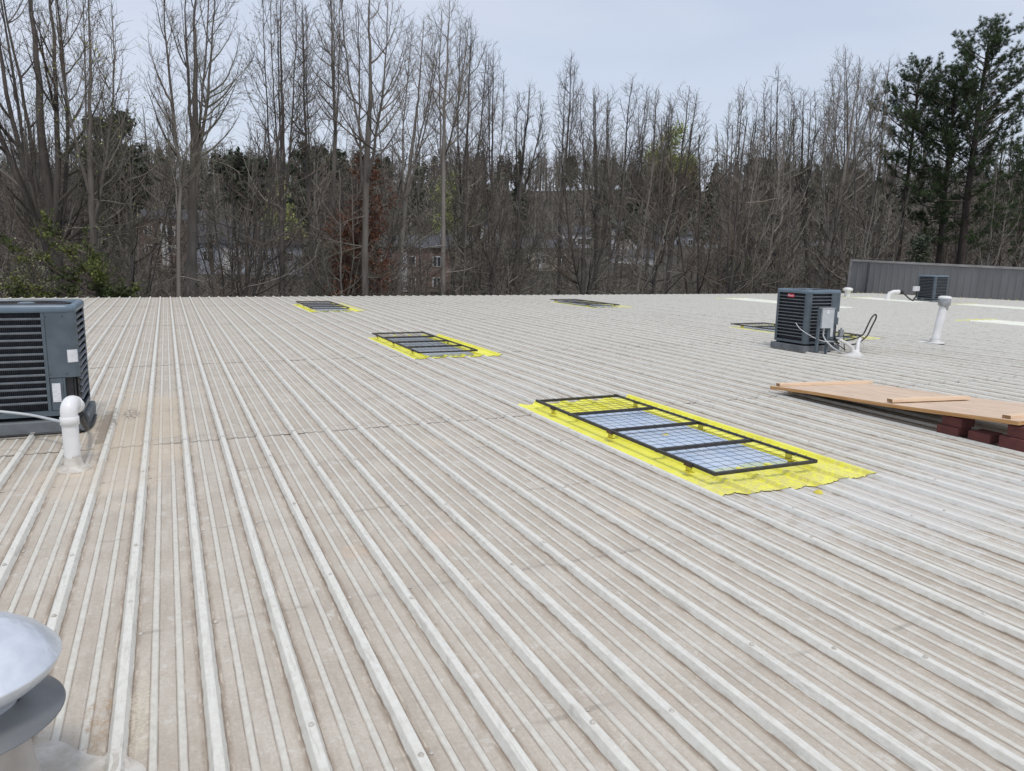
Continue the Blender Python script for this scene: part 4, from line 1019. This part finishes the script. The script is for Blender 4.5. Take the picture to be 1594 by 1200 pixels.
HERO = [  # X, Y, base z at eave line, top X, top z, fork z, spread, leaders, radius, shade, label
(-3.82, 34, -0.03, -3.77, 13.5, 2.6, 3.6, 7, 0.330, 0, 'huge dark multi-stemmed bare tree fanning out at the far left, topmost limbs out of frame'),
(-2.52, 33, 0.01, -1.74, 11.1, 4.4, 1.39, 4, 0.174, 1, 'grey-trunked bare tree just right of the huge multi-stemmed one at the left'),
(0.42, 33, 0.01, 0.42, 7.3, 4.9, 0.93, 3, 0.105, 2, 'slim pale-barked tree leaning left, close beside the thick straight trunk at left'),
(0.95, 36, -0.14, 1.45, 13.4, 6.7, 2.23, 5, 0.262, 1, 'thick straight trunk opening into steep limbs, left of centre, with one kinked low limb'),
(4.84, 37, -0.19, 5.05, 13.7, 6.0, 1.86, 5, 0.155, 0, 'wide vase-shaped bare tree left of the red-leaved tree'),
(7.08, 42, -0.44, 7.15, 14.6, 6.0, 1.37, 3, 0.147, 0, 'dark narrow bare tree between the vase-shaped tree and the red-leaved one'),
(7.34, 39, -0.29, 7.63, 15.1, 7.5, 1.03, 3, 0.150, 1, 'straight grey trunk immediately left of the red leaves, reaching the top of the frame'),
(8.27, 35, -0.10, 8.22, 13.4, 7.3, 2.37, 4, 0.195, 1, 'stout bare tree rising above the red leaves with a long limb to the right'),
(11.30, 40, -0.35, 11.81, 13.7, 7.0, 1.48, 4, 0.148, 2, 'pale straight trunk first to the right of the red-leaved tree'),
(13.28, 38, -0.25, 13.43, 14.4, 7.6, 1.43, 3, 0.159, 2, 'tall pale straight tree behind the second skylight, narrow crown'),
(17.05, 45, -0.60, 17.72, 16.5, 6.9, 1.72, 4, 0.192, 0, 'tall dark tree whose crown reaches the frame top near the centre'),
(21.94, 52, -0.95, 21.96, 16.4, 7.8, 1.17, 3, 0.135, 0, 'narrow pointed bare tree just right of the tallest central crown'),
(21.49, 47, -0.71, 21.87, 13.9, 6.9, 1.58, 3, 0.188, 0, 'medium bare tree with oval crown standing alone against the sky at centre'),
(26.38, 50, -0.86, 26.75, 15.8, 7.9, 1.13, 3, 0.159, 0, 'spire-shaped bare tree right of centre, highest of its neighbours'),
(19.20, 34, -0.07, 18.78, 8.7, 1.6, 1.89, 3, 0.190, 0, 'short dark twisted tree with a low crooked fork above the roof edge'),
(27.51, 46, -0.67, 26.78, 13.5, 7.1, 1.79, 5, 0.192, 0, 'broad fan-crowned bare tree right of the spire-shaped one'),
(31.39, 50, -0.87, 32.26, 15.1, 6.8, 1.90, 4, 0.190, 0, 'bare tree leaning right behind the broad fan-crowned one'),
(35.47, 52, -0.97, 34.95, 15.9, 7.6, 1.79, 4, 0.199, 1, 'grey bare tree left of the yellow-green crown'),
(36.30, 50, -0.88, 36.93, 14.8, 7.1, 2.26, 4, 0.196, 0, 'dark bare tree whose branches cross the yellow-green crown'),
(39.44, 47, -0.73, 39.16, 15.2, 7.0, 1.61, 4, 0.166, 1, 'thin open-crowned tree first to the right of the yellow-green crown'),
(42.22, 45, -0.64, 41.01, 16.2, 6.5, 1.67, 5, 0.186, 0, 'dense oval bare crown standing above the badged condenser'),
(42.97, 42, -0.49, 41.56, 13.8, 7.7, 1.70, 4, 0.179, 0, 'crooked low bare tree right of the dense oval crown'),
(40.96, 39, -0.34, 43.24, 16.1, 7.9, 2.65, 6, 0.235, 2, 'big pale many-stemmed tree left of the pines, trunk right of the badged condenser'),
(47.56, 43, -0.55, 46.42, 17.3, 9.0, 1.87, 4, 0.187, 1, 'grey tree at the left corner of the metal wall'),
(53.84, 46, -0.70, 53.52, 18.5, 7.2, 2.05, 4, 0.179, 1, 'bare tree partly hidden by the leftmost pine'),
(65.16, 50, 0.30, 64.39, 20.5, 9.2, 2.31, 4, 0.202, 1, 'bare tree showing between the leftmost pine and the tall pines'),
(73.76, 48, 0.41, 72.71, 15.8, 8.3, 2.39, 4, 0.209, 0, 'bare tree at the far right behind the tallest pine'),
]
for i, (X, Y, zb, XT, ztp, zf, sp_, nl, r0, sh, lab) in enumerate(HERO):
    rng = np.random.default_rng(100 + i)
    H_ = ztp + 5.0; slope = (XT - X) / max(ztp - zb, 1); xb = X - slope * (zb + 5)
    dist = 0.41 * X + .9 * Y
    if i > 9: H_ -= [.9, .4, 1.4, .2, .9][i % 5]; zf -= rng.uniform(.3, 1.6)
    w, f, tips = bare_tree(rng, H_, zf + 5, (XT - xb + rng.normal() * .35, rng.normal() * .5), sp_ * (1.0 if i == 0 else rng.uniform(1.05, 1.35)), nl, r0 * .88, dens=(1.25 if i in (0, 22) else 1.0), tr=1.0 + max(0, dist - 35) * .014, low=.5, leadr=1.25 if i == 0 else 1.0)
    lv = None
    if i in (1, 18, 22, 23, 4): 
        pick = rng.random(len(tips)) < (.5 if i in (18, 22) else .3); lv = leaf_mesh('foliage', tips[pick], .05, 'buds' if i != 1 else 'spring_leaves', rng)
    add_tree('bare_tree', lab, 'tree', xb, Y, -5.0 if dist < 70 else ground_z(X, Y), w, f, sh, 'large bare trees along the roof edge', lv)

# slender trees of the middle wood: six meshes, many individuals
protos = []
for i in range(7):
    rng = np.random.default_rng(300 + i); H_ = [15, 17, 13, 19, 14, 11, 16][i]
    w, f, tips = bare_tree(rng, H_, H_ * [.45, .5, .35, .55, .4, .3, .5][i], (rng.normal() * 1.3, rng.normal() * 1.3), [2.3, 2.0, 3.0, 2.2, 2.6, 3.2, 2.2][i], [2, 1, 3, 2, 3, 3, 1][i], [.10, .09, .11, .12, .09, .08, .085][i], dens=.5, tr=1.9, low=1.3, sub_gap=.42, twig_gap=.24, rise=(.1, 1.2))
    sh = [0, 1, 0, 1, 2, 0, 1][i]
    protos.append((build_polys(w.g, 'trunk', BARK[sh]), build_polys(f.g, 'crown', TW[sh]), H_))
placed = 0; rs = random.Random(5)
ZONES = [(-14, 'beyond the left condenser and the leaning cedar'), (0, 'around the thick straight trunk at left'), (6.5, 'behind the vase-shaped tree left of the red leaves'), (12, 'around and behind the red-leaved tree'), (20, 'behind the pale straight trunks right of the red leaves'),
         (28, 'behind the spire-shaped tree near the centre'), (35, 'below the yellow-green crown'), (41, 'beyond the badged condenser'), (47, 'around the big pale many-stemmed tree'), (52, 'behind the pines and the grey wall')]
TONE = {0: 'dark', 1: 'grey', 2: 'pale'}
while placed < 185:
    a = rs.uniform(-13, 62); dd = rs.uniform(36, 112) if placed > 70 else rs.uniform(36, 60)
    x = dd * math.sin(math.radians(a)) * 1.0; y = dd * math.cos(math.radians(a))
    if y < 31.5: y = rs.uniform(31.5, 36) if a < 50 else y
    if y < 30 or (x > 33 and y < 33): continue
    if blocks_house(x, y) and rs.random() < .55: continue
    i = rs.randrange(7); tw_, cw_, H_ = protos[i]
    gz = ground_z(x, y); s = .41 * x + .9 * y
    topmax = 1.63 + s * (388 - rs.uniform(170, 330)) / 1175          # most stay below the big crowns
    sc = max(.45, min(1.15, (topmax - gz) / H_))
    aa = math.degrees(math.atan2(x, y)); zone = [t for z0, t in ZONES if aa >= z0][-1]; deep = math.hypot(x, y) > 62
    lab_ = '%s slender %s tree %s' % ('far' if deep else 'near', TONE[[0, 1, 0, 1, 2, 0, 1][i]], zone)
    r = thing('slender_tree', lab_, 'tree', (x, y, gz), rs.uniform(0, 6.28), lab_[:lab_.index(' tree')] + ' trees ' + zone)
    r.scale = (sc * rs.uniform(.85, 1.1),) * 2 + (sc,)
    link('trunk', tw_, r); link('crown', cw_, r); placed += 1

# brown-leaved oak in front of the stout tree
def leafy(name, label, X, Y, zt_, zbot, sp_, mat_, nleaf, size, seed, r0=.09, nl=2, dens=1.0, lowf=.9, fork=.35, sh=0, clus=.16, keep=1.0, aspect=1.6):
    rng = np.random.default_rng(seed); gz = ground_z(X, Y); H_ = zt_ - gz
    w, f, tips = bare_tree(rng, H_, H_ * fork, (0, 0), sp_, nl, r0, dens=dens, tr=1.2, low=lowf)
    t2 = tips[(tips[:, 2] > zbot - gz)]
    # leaves hold in clumps: keep tips near a few random centres
    if keep < 1:
        cen = t2[rng.integers(0, len(t2), 16)]; dm = np.min(np.linalg.norm(t2[:, None] - cen[None], axis=2), axis=1); t2 = t2[dm < np.quantile(dm, keep)]
    C = t2[rng.integers(0, len(t2), nleaf)] + rng.normal(size=(nleaf, 3)) * clus
    return add_tree(name, label, 'tree', X, Y, gz, w, f, sh, None, leaf_mesh('foliage', C, size, mat_, rng, aspect))
leafy('oak_tree', 'bare-branched oak still holding rust-brown leaves, left of centre', 8.55, 36.5, 6.4, -.5, 1.55, 'brown_leaves', 8500, .075, 41, .10, 2, .8, 1.2, .25, keep=.75, clus=.10)
leafy('budding_tree', 'tree with fresh yellow-green leaves right of centre above the wood', 50.5, 70, 15.9, 10.5, 3.8, 'spring_leaves', 4600, .14, 42, .20, 4, .8, .3, .5, keep=.6, clus=.28)
leafy('budding_tree', 'faint yellow-green leafing tree in the wood right of the tall pale central tree', 24.0, 66, 9.0, 3.5, 2.4, 'spring_leaves', 2600, .10, 43, .14, 3, .6, .3, .45, keep=.5, clus=.25)
leafy('budding_sapling', 'low sapling with sparse yellow leaves left of the badged condenser', 30.5, 34.5, 2.9, -1.5, .95, 'spring_leaves', 1300, .05, 44, .05, 3, .8, .9, .2, keep=.6, clus=.12)
leafy('budding_tree', 'thin tree with scattered yellow buds among the trunks left of the red-leaved tree', 13.0, 95, 9.5, 3, 4.0, 'spring_leaves', 2600, .16, 45, .2, 4, .4, .4, .45, keep=.5, clus=.4)

# evergreens
def evergreen(label, X, Y, zt_, zbot, rad, n, size, seed, mt_='far_needles', name='evergreen_tree', shape=.7):
    rng = np.random.default_rng(seed); gz = ground_z(X, Y); H_ = zt_ - gz
    w = Polys(); f = Polys(); T = path(np.zeros(3), UP, H_ * .95, 8, .01, 0, rng); w.add(T, np.linspace(H_ * .018, .03, 9), 7)
    C = []
    nb = 46
    for b in range(nb):
        t = (b + rng.uniform(0, 1)) / nb; z = (zbot - gz) + (H_ - (zbot - gz)) * t
        rr = rad * (math.sin(math.pi * min(1, .18 + .82 * (1 - t))) ** shape) * rng.uniform(.55, 1.15)
        a = b * 2.399 + rng.normal() * .3; p0 = T[0] + np.array([0, 0, z - .15 * rr])
        Q = path(p0, np.array([math.cos(a), math.sin(a), .25]), rr, 4, .1, .08, rng); f.add(Q, np.linspace(.04, .012, 5), 4)
        m_ = n // nb; tt = rng.uniform(.25, 1.05, m_) * 4; ii = np.minimum(tt.astype(int), 3); base = Q[ii] + (Q[ii + 1] - Q[ii]) * (tt - ii)[:, None]
        C.append(base + rng.normal(size=(m_, 3)) * np.array([.24, .24, .17]) * max(.7, rad / 2.5))
    return add_tree(name, label, 'tree', X, Y, gz, w, f, 'pine_bark', None, leaf_mesh('foliage', np.concatenate(C), size, mt_, rng, 1.8))
evergreen('dark evergreen mass behind the forked trees at upper left', -3.0, 60, 10.2, 2.0, 2.6, 8000, .20, 51)
evergreen('dark evergreen crown low behind the limbs of the thick straight trunk', 7.2, 78, 9.9, 5.0, 2.8, 5000, .25, 52)
evergreen('dark evergreen crown behind the red leaves', 13.5, 75, 10.8, 3.0, 3.0, 8000, .25, 53)
evergreen('small dark evergreen on the skyline left of the dense oval bare crown', 107, 120, 20.6, 15, 3.2, 4000, .35, 54)
evergreen('dark evergreen mass on the skyline under the yellow-green crown', 78, 110, 17.6, 12, 3.6, 4500, .35, 56)
evergreen('scrubby dark evergreen at the left corner of the metal wall', 43.4, 33.5, 3.2, -2, .8, 3000, .10, 55)

# leaning cedar and blossom shrub by the left condenser
def cedar():
    rng = np.random.default_rng(61); w, f = Polys(), Polys(); C = []
    base = np.array([0, 0, 0.]); T = path(base, np.array([-.05, 0, 1.]), 5.0, 5, .02, 0, rng); w.add(T, np.linspace(.12, .085, 6), 7)
    top = T[-1]
    for i, (dx, dz, L_) in enumerate([(-.55, 1., 3.2), (-1.1, .75, 3.4), (-1.5, .35, 2.6), (.35, 1.0, 1.3), (.8, .6, 1.2), (-.25, 1.1, 3.0), (-1.3, .12, 2.2), (-.9, .15, 1.6), (.6, .9, 1.0)]):
        P = path(top - np.array([0, 0, .12 * i]), np.array([dx, rng.normal() * .25, dz]), L_, 7, .05, -.01, rng); w.add(P, np.linspace(.055, .012, 8), 5)
        for q in range(26):
            t = rng.uniform(.2, 1) * 7; ii = min(int(t), 6); p = P[ii] + (P[ii + 1] - P[ii]) * (t - ii)
            Q = path(p, side_dir(unit(P[ii + 1] - P[ii]), rng.uniform(.5, 1.0), rng.uniform(0, 6.28)), rng.uniform(.3, .75), 3, .1, -.04, rng); f.add(Q, np.linspace(.009, .004, 4), 3)
            for _ in range(34):
                t2 = rng.uniform(.1, 1) * 3; k = min(int(t2), 2); C.append(Q[k] + (Q[k + 1] - Q[k]) * (t2 - k) + rng.normal(size=3) * .055)
    return w, f, leaf_mesh('foliage', np.array(C), .055, 'cedar_leaves', rng, 2.2)
w, f, lv = cedar(); add_tree('cedar_tree', 'leaning green cedar with feathery boughs beyond the left condenser', 'tree', -1.95, 30.4, -5, w, f, 'pine_bark', None, lv)
leafy('blossom_shrub', 'pale creamy-leaved shrub at the far left just beyond the left condenser', -4.2, 30.9, 1.25, -1.5, 1.05, 'shrub_leaves', 3000, .055, 62, .04, 5, 1.0, .8, .2, clus=.12)

def pine(label, X, Y, zt_, lean, rad, zlow, seed, r0, dens=1.0, tn=1.0, oneside=0.0):
    rng = np.random.default_rng(seed); gz = -5.0 if .41 * X + .9 * Y < 70 else ground_z(X, Y); H_ = zt_ - gz
    d = unit(np.array([lean, 0, H_])); T = path(np.zeros(3), d, H_ / d[2], 14, .012, 0, rng); T += np.linspace(0, 1, 15)[:, None] * (d / d[2] * H_ - T[-1])
    w, f = Polys(), Polys(); w.add(T, r0 * (1 - np.linspace(0, 1, 15)) ** .7 + .03, 9); C = []; D = []
    nb = int(74 * dens)
    for b in range(nb):
        t = (b + rng.uniform(0, 1)) / nb; z = zlow - gz + (H_ - (zlow - gz)) * t ** .9; x = z / H_ * 14; i0 = min(int(x), 13); p0 = T[i0] + (T[i0 + 1] - T[i0]) * (x - i0)
        env = rad * (min(1, (1 - t) * 2.2 + .16) ** .8) * (.55 + .45 * min(1, t * 2.5)) * rng.uniform(.5, 1.15)
        a = b * 2.399 + rng.normal() * .5
        if t < .3 and rng.random() < .35: continue
        dr = np.array([math.cos(a) - oneside, math.sin(a), rng.uniform(.15, .75) if t > .3 else rng.uniform(-.1, .3)])
        Q = path(p0, dr, env, 6, .09, .06, rng); f.add(Q, np.linspace(.05, .012, 7) * (.5 + env / rad * .6), 5)
        ns = max(3, int(env / .28))
        for s_ in range(ns):
            ts = (.42 + .6 * s_ / ns) * 6; ii = min(int(ts), 5); p = Q[ii] + (Q[ii + 1] - Q[ii]) * min(ts - ii, 1)
            S = path(p, side_dir(unit(Q[ii + 1] - Q[ii]), rng.uniform(.4, 1.1), rng.uniform(0, 6.28)) + UP * .3, rng.uniform(.25, .6), 2, .1, .15, rng); f.add(S, np.array([.012, .009, .006]), 3)
            for e in (S[1], S[2], S[2] + rng.normal(size=3) * .12):
                C.append(e); D.append(unit(S[2] - S[1]))
    C = np.array(C); D = np.array(D); k = 24; N = len(C) * k
    nd = rng.normal(size=(len(C), k, 3)); nd /= np.linalg.norm(nd, axis=2, keepdims=True); nd = nd + D[:, None] * .8 + UP * .3; nd /= np.linalg.norm(nd, axis=2, keepdims=True)
    L_ = .19 * tn * rng.uniform(.6, 1.1, (len(C), k, 1)); b0 = C[:, None] + rng.normal(size=(len(C), k, 3)) * .03; e = b0 + nd * L_
    sd_ = np.cross(nd, rng.normal(size=nd.shape)); sd_ /= np.linalg.norm(sd_, axis=2, keepdims=True); wd = .018 * tn
    V = np.stack([b0 - sd_ * wd * .5, b0 + sd_ * wd * .5, e], 2).reshape(-1, 3)
    me = bpy.data.meshes.new('needles'); me.vertices.add(len(V)); me.vertices.foreach_set('co', V.astype(np.float32).ravel()); me.loops.add(N * 3); me.loops.foreach_set('vertex_index', np.arange(N * 3, dtype=np.int32))
    me.polygons.add(N); me.polygons.foreach_set('loop_start', np.arange(0, N * 3, 3, dtype=np.int32)); me.polygons.foreach_set('loop_total', np.full(N, 3, np.int32)); me.materials.append(MATS['needles']); me.update(calc_edges=True)
    return add_tree('pine_tree', label, 'pine', X, Y, gz, w, f, 'pine_bark', 'tall pines beyond the metal wall', me)
pine('tallest pine with full dark crown beyond the right end of the metal wall', 50.8, 36, 17.2, .35, 4.5, 2.6, 71, .33, 1.65, 1.35)
pine('second tall pine just left of the tallest one, boughs down to the wall', 51.3, 38, 14.6, -.3, 3.8, 2.0, 72, .24, 1.6, 1.4, .3)
pine('smaller lean pine standing apart to the left of the two tall pines', 49.2, 40, 15.3, .6, 3.3, 6.0, 73, .19, 1.0, 1.35, .25)
pine('lower open pine cut by the right edge of the frame', 69.5, 44, 11.5, .3, 3.6, 3.5, 74, .24, .95, 1.3)
pine('small shadowy pine low behind the right part of the metal wall', 63.5, 42, 7.0, .3, 2.4, 1.5, 75, .14, .7, 1.3)

# ------------------------------------------------------------------ houses seen through the wood
mat('house_white', (.66, .67, .70), (.55, .56, .60), .5, rough=.7)
mat('house_grey_blue', (.40, .43, .50), (.34, .37, .43), .5, rough=.7)
mat('house_brick', (.22, .145, .12), (.17, .115, .10), 2.5, rough=.9)
mat('house_beige', (.50, .45, .36), (.42, .38, .30), .6, rough=.8)
mat('roof_shingle', (.085, .088, .10), (.06, .062, .07), 1.2, rough=.95)
mat('window_glass', (.03, .035, .045), (.05, .055, .07), 1, rough=.12)
mat('window_white', (.75, .75, .76), (.7, .7, .7), 1, rough=.5)
def house(lab, X, Y, w, d, zb, hw, wallm, nwin, rz, rh=1.8):
    zb0 = ground_z(X, Y) - .8
    r = thing('house', lab, 'house', (X, Y, zb0), rz, 'houses half hidden beyond the wood'); h_ = zb + hw - zb0
    b = MB(); b.box((-w / 2, -d / 2, 0), (w / 2, d / 2, h_)); wl = part('wall', b, [wallm], r)
    b = MB(); e = .4; x0, x1, y0, y1 = -w / 2 - e, w / 2 + e, -d / 2 - e, d / 2 + e
    b.poly([(x0, y0, h_ + .02), (x1, y0, h_ + .02), (x1, y1, h_ + .02), (x0, y1, h_ + .02), (x0, 0, h_ + rh), (x1, 0, h_ + rh)], [(0, 1, 5, 4), (2, 3, 4, 5), (3, 0, 4), (1, 2, 5), (3, 2, 1, 0)]); part('roof', b, ['roof_shingle'], r)
    for i in range(nwin):
        x = -w / 2 + w * (i + .5) / nwin
        for zz in ((h_ - 2.3,) if hw < 4.4 else (h_ - 2.3, h_ - 4.9)):
            wf = MB(); wf.box((x - .55, -d / 2 - .06, zz), (x + .55, -d / 2 - .002, zz + 1.3)); f_ = part('window', wf, ['window_white'], r)
            wp = MB(); wp.box((x - .44, -d / 2 - .08, zz + .1), (x - .04, -d / 2 - .062, zz + 1.2)); wp.box((x + .04, -d / 2 - .08, zz + .1), (x + .44, -d / 2 - .062, zz + 1.2)); part('pane', wp, ['window_glass'], f_)
    b = MB(); dx_ = w * .5 / nwin + .3 - w / 2 + w / nwin * .3; b.box((dx_ + .5, -d / 2 - .05, 0), (dx_ + 1.4, -d / 2 - .002, min(h_ - .3, h_ - .6))); part('door', b, ['window_white'], r)
    return r
house('long blue-white house with grey roof seen through trunks right of the thick straight trunk', 10.7, 112, 14, 8, -1.9, 4.2, 'house_grey_blue', 4, -.12, 3.0)
house('small orange brick house with white gable at left behind the thick trunk', 1.2, 125, 9, 7, 1.2, 4.4, 'house_brick', 3, -.1, 1.6)
house('reddish brick house low behind the red-leaved tree', 29.0, 95, 9.5, 8, -2.4, 4.6, 'house_brick', 3, -.35, 1.6)
house('white house high behind the tall pale central tree', 57.9, 150, 12, 8, 3.6, 3.9, 'house_white', 4, -.3, 1.8)
house('beige house with white gable at centre low in the wood', 54.3, 108, 9, 8, -2.0, 4.6, 'house_beige', 3, -.4, 1.5)
house('small white house with a row of windows right of centre', 77.6, 140, 6, 6, 2.7, 3.4, 'house_white', 4, -.4, 1.4)
house('tall narrow white house right of the small windowed one', 86.0, 135, 5.5, 6, 2.0, 5.2, 'house_white', 2, -.4, 1.4)
house('low pale house front under the fan-crowned trees', 73.1, 112, 7, 6, -1.9, 3.5, 'house_white', 3, -.4, 1.2)
house('long pale house with grey roof under the yellow-green tree', 106, 140, 13, 8, 3.2, 3.3, 'house_grey_blue', 5, -.45, 2.2)
house('pale blue house faintly visible above the badged condenser', 144, 140, 7, 7, 4.4, 4.0, 'house_grey_blue', 2, -.5, 1.6)

# ------------------------------------------------------------------ far wood and undergrowth, each one mass
def far_wood():
    rng = np.random.default_rng(81); g = Polys()
    fam = []
    for q in range(7):
        H_ = 1.0; lst = []
        T = path(np.zeros(3), UP, .95, 3, .03, 0, rng); lst.append((T, np.array([.014, .011, .007, .002]), 4))
        for i in range(20):
            t = rng.uniform(.3, .97); p = T[0] + (T[-1] - T[0]) * t; Lb = .26 * (1 - t) + .09
            a = i * 2.4; Q = path(p, np.array([math.cos(a), math.sin(a), rng.uniform(.1, 1.3)]), Lb, 2, .12, .2, rng); lst.append((Q, np.array([.004, .003, .0015]), 3))
            for j in range(2):
                b0 = Q[1] + (Q[2] - Q[1]) * rng.uniform(-.5, 1); e = b0 + unit(rng.normal(size=3) + UP * .8) * Lb * .55; lst.append((np.stack([b0, e]), np.array([.0024, .0014]), 3))
        fam.append(lst)
    n = 0
    while n < 1500:
        a = math.radians(rng.uniform(-16, 66)); d_ = rng.uniform(110, 260) if n < 600 else (rng.uniform(255, 335) if n < 1350 else rng.uniform(75, 120)); x, y = d_ * math.sin(a), d_ * math.cos(a)
        if y < 45: continue
        if blocks_house(x, y) and rng.random() < .85: continue
        z = ground_z(x, y) - .3; h_ = rng.uniform(9, 15) if d_ < 250 else rng.uniform(12, 19); th = rng.uniform(0, 6.28); c, s = math.cos(th), math.sin(th); Rm = np.array([[c, -s, 0], [s, c, 0], [0, 0, 1]])
        for P, Rr, k in fam[int(rng.integers(7))]:
            g.add((P @ Rm.T) * h_ + np.array([x, y, z]), Rr * h_ * 1.25, k)
        n += 1
    o = link('far_woodland', build_polys(g.g, 'far_woodland', 'twig_far'), kind='stuff')
far_wood()
def far_evergreens():
    rng = np.random.default_rng(82); C = []
    for i in range(230):
        a = math.radians(rng.uniform(-16, 66)); d_ = rng.uniform(130, 300) if i < 100 else rng.uniform(290, 335); x, y = d_ * math.sin(a), d_ * math.cos(a)
        if y < 60: continue
        z = ground_z(x, y); h_ = rng.uniform(9, 15); m_ = 300; t = rng.uniform(.25, 1, m_); rr = 3.0 * (1 - t) ** .6 * rng.uniform(0, 1, m_) ** .4; th = rng.uniform(0, 6.28, m_)
        C.append(np.stack([x + rr * np.cos(th), y + rr * np.sin(th), z + h_ * t], 1) + rng.normal(size=(m_, 3)) * .3)
    link('far_evergreen_wood', leaf_mesh('far_evergreen_wood', np.concatenate(C), .75, 'far_needles', rng, 1.5), kind='stuff')
far_evergreens()
def undergrowth():
    rng = np.random.default_rng(83); g = Polys(); N = 0
    while N < 900:
        a = math.radians(rng.uniform(-16, 64)); d_ = rng.uniform(34, 85); x, y = d_ * math.sin(a), d_ * math.cos(a)
        if y < 30.5 or (x > 32.5 and y < 32): continue
        if blocks_house(x, y) and rng.random() < .5: continue
        z = ground_z(x, y); h_ = rng.uniform(4.2, 8.0) + max(0, d_ - 50) * .03
        for q in range(int(rng.integers(1, 4))):
            d = unit(np.array([rng.normal() * .30, rng.normal() * .30, 1.])); P = path((x + rng.normal() * .3, y + rng.normal() * .3, z), d, h_ * rng.uniform(.7, 1), 5, .13, -.02, rng); g.add(P, np.linspace(.024, .006, 6), 3)
            for b in range(8):
                t = rng.uniform(.3, 1) * 5; ii = min(int(t), 4); p = P[ii] + (P[ii + 1] - P[ii]) * (t - ii)
                Q = path(p, unit(rng.normal(size=3) * np.array([1.2, 1, .7]) + UP * .2), rng.uniform(.7, 2.6), 3, .2, -.03, rng); g.add(Q, np.linspace(.015, .006, 4), 3)
                for w_ in range(1):
                    b0 = Q[1] + (Q[3] - Q[1]) * rng.uniform(0, 1); g.add(np.stack([b0, b0 + unit(rng.normal(size=3) + UP * .1) * rng.uniform(.3, .9)]), np.array([.009, .005]), 3)
        N += 1
    link('undergrowth', build_polys(g.g, 'undergrowth', 'twig_far'), kind='stuff')
undergrowth()

pass
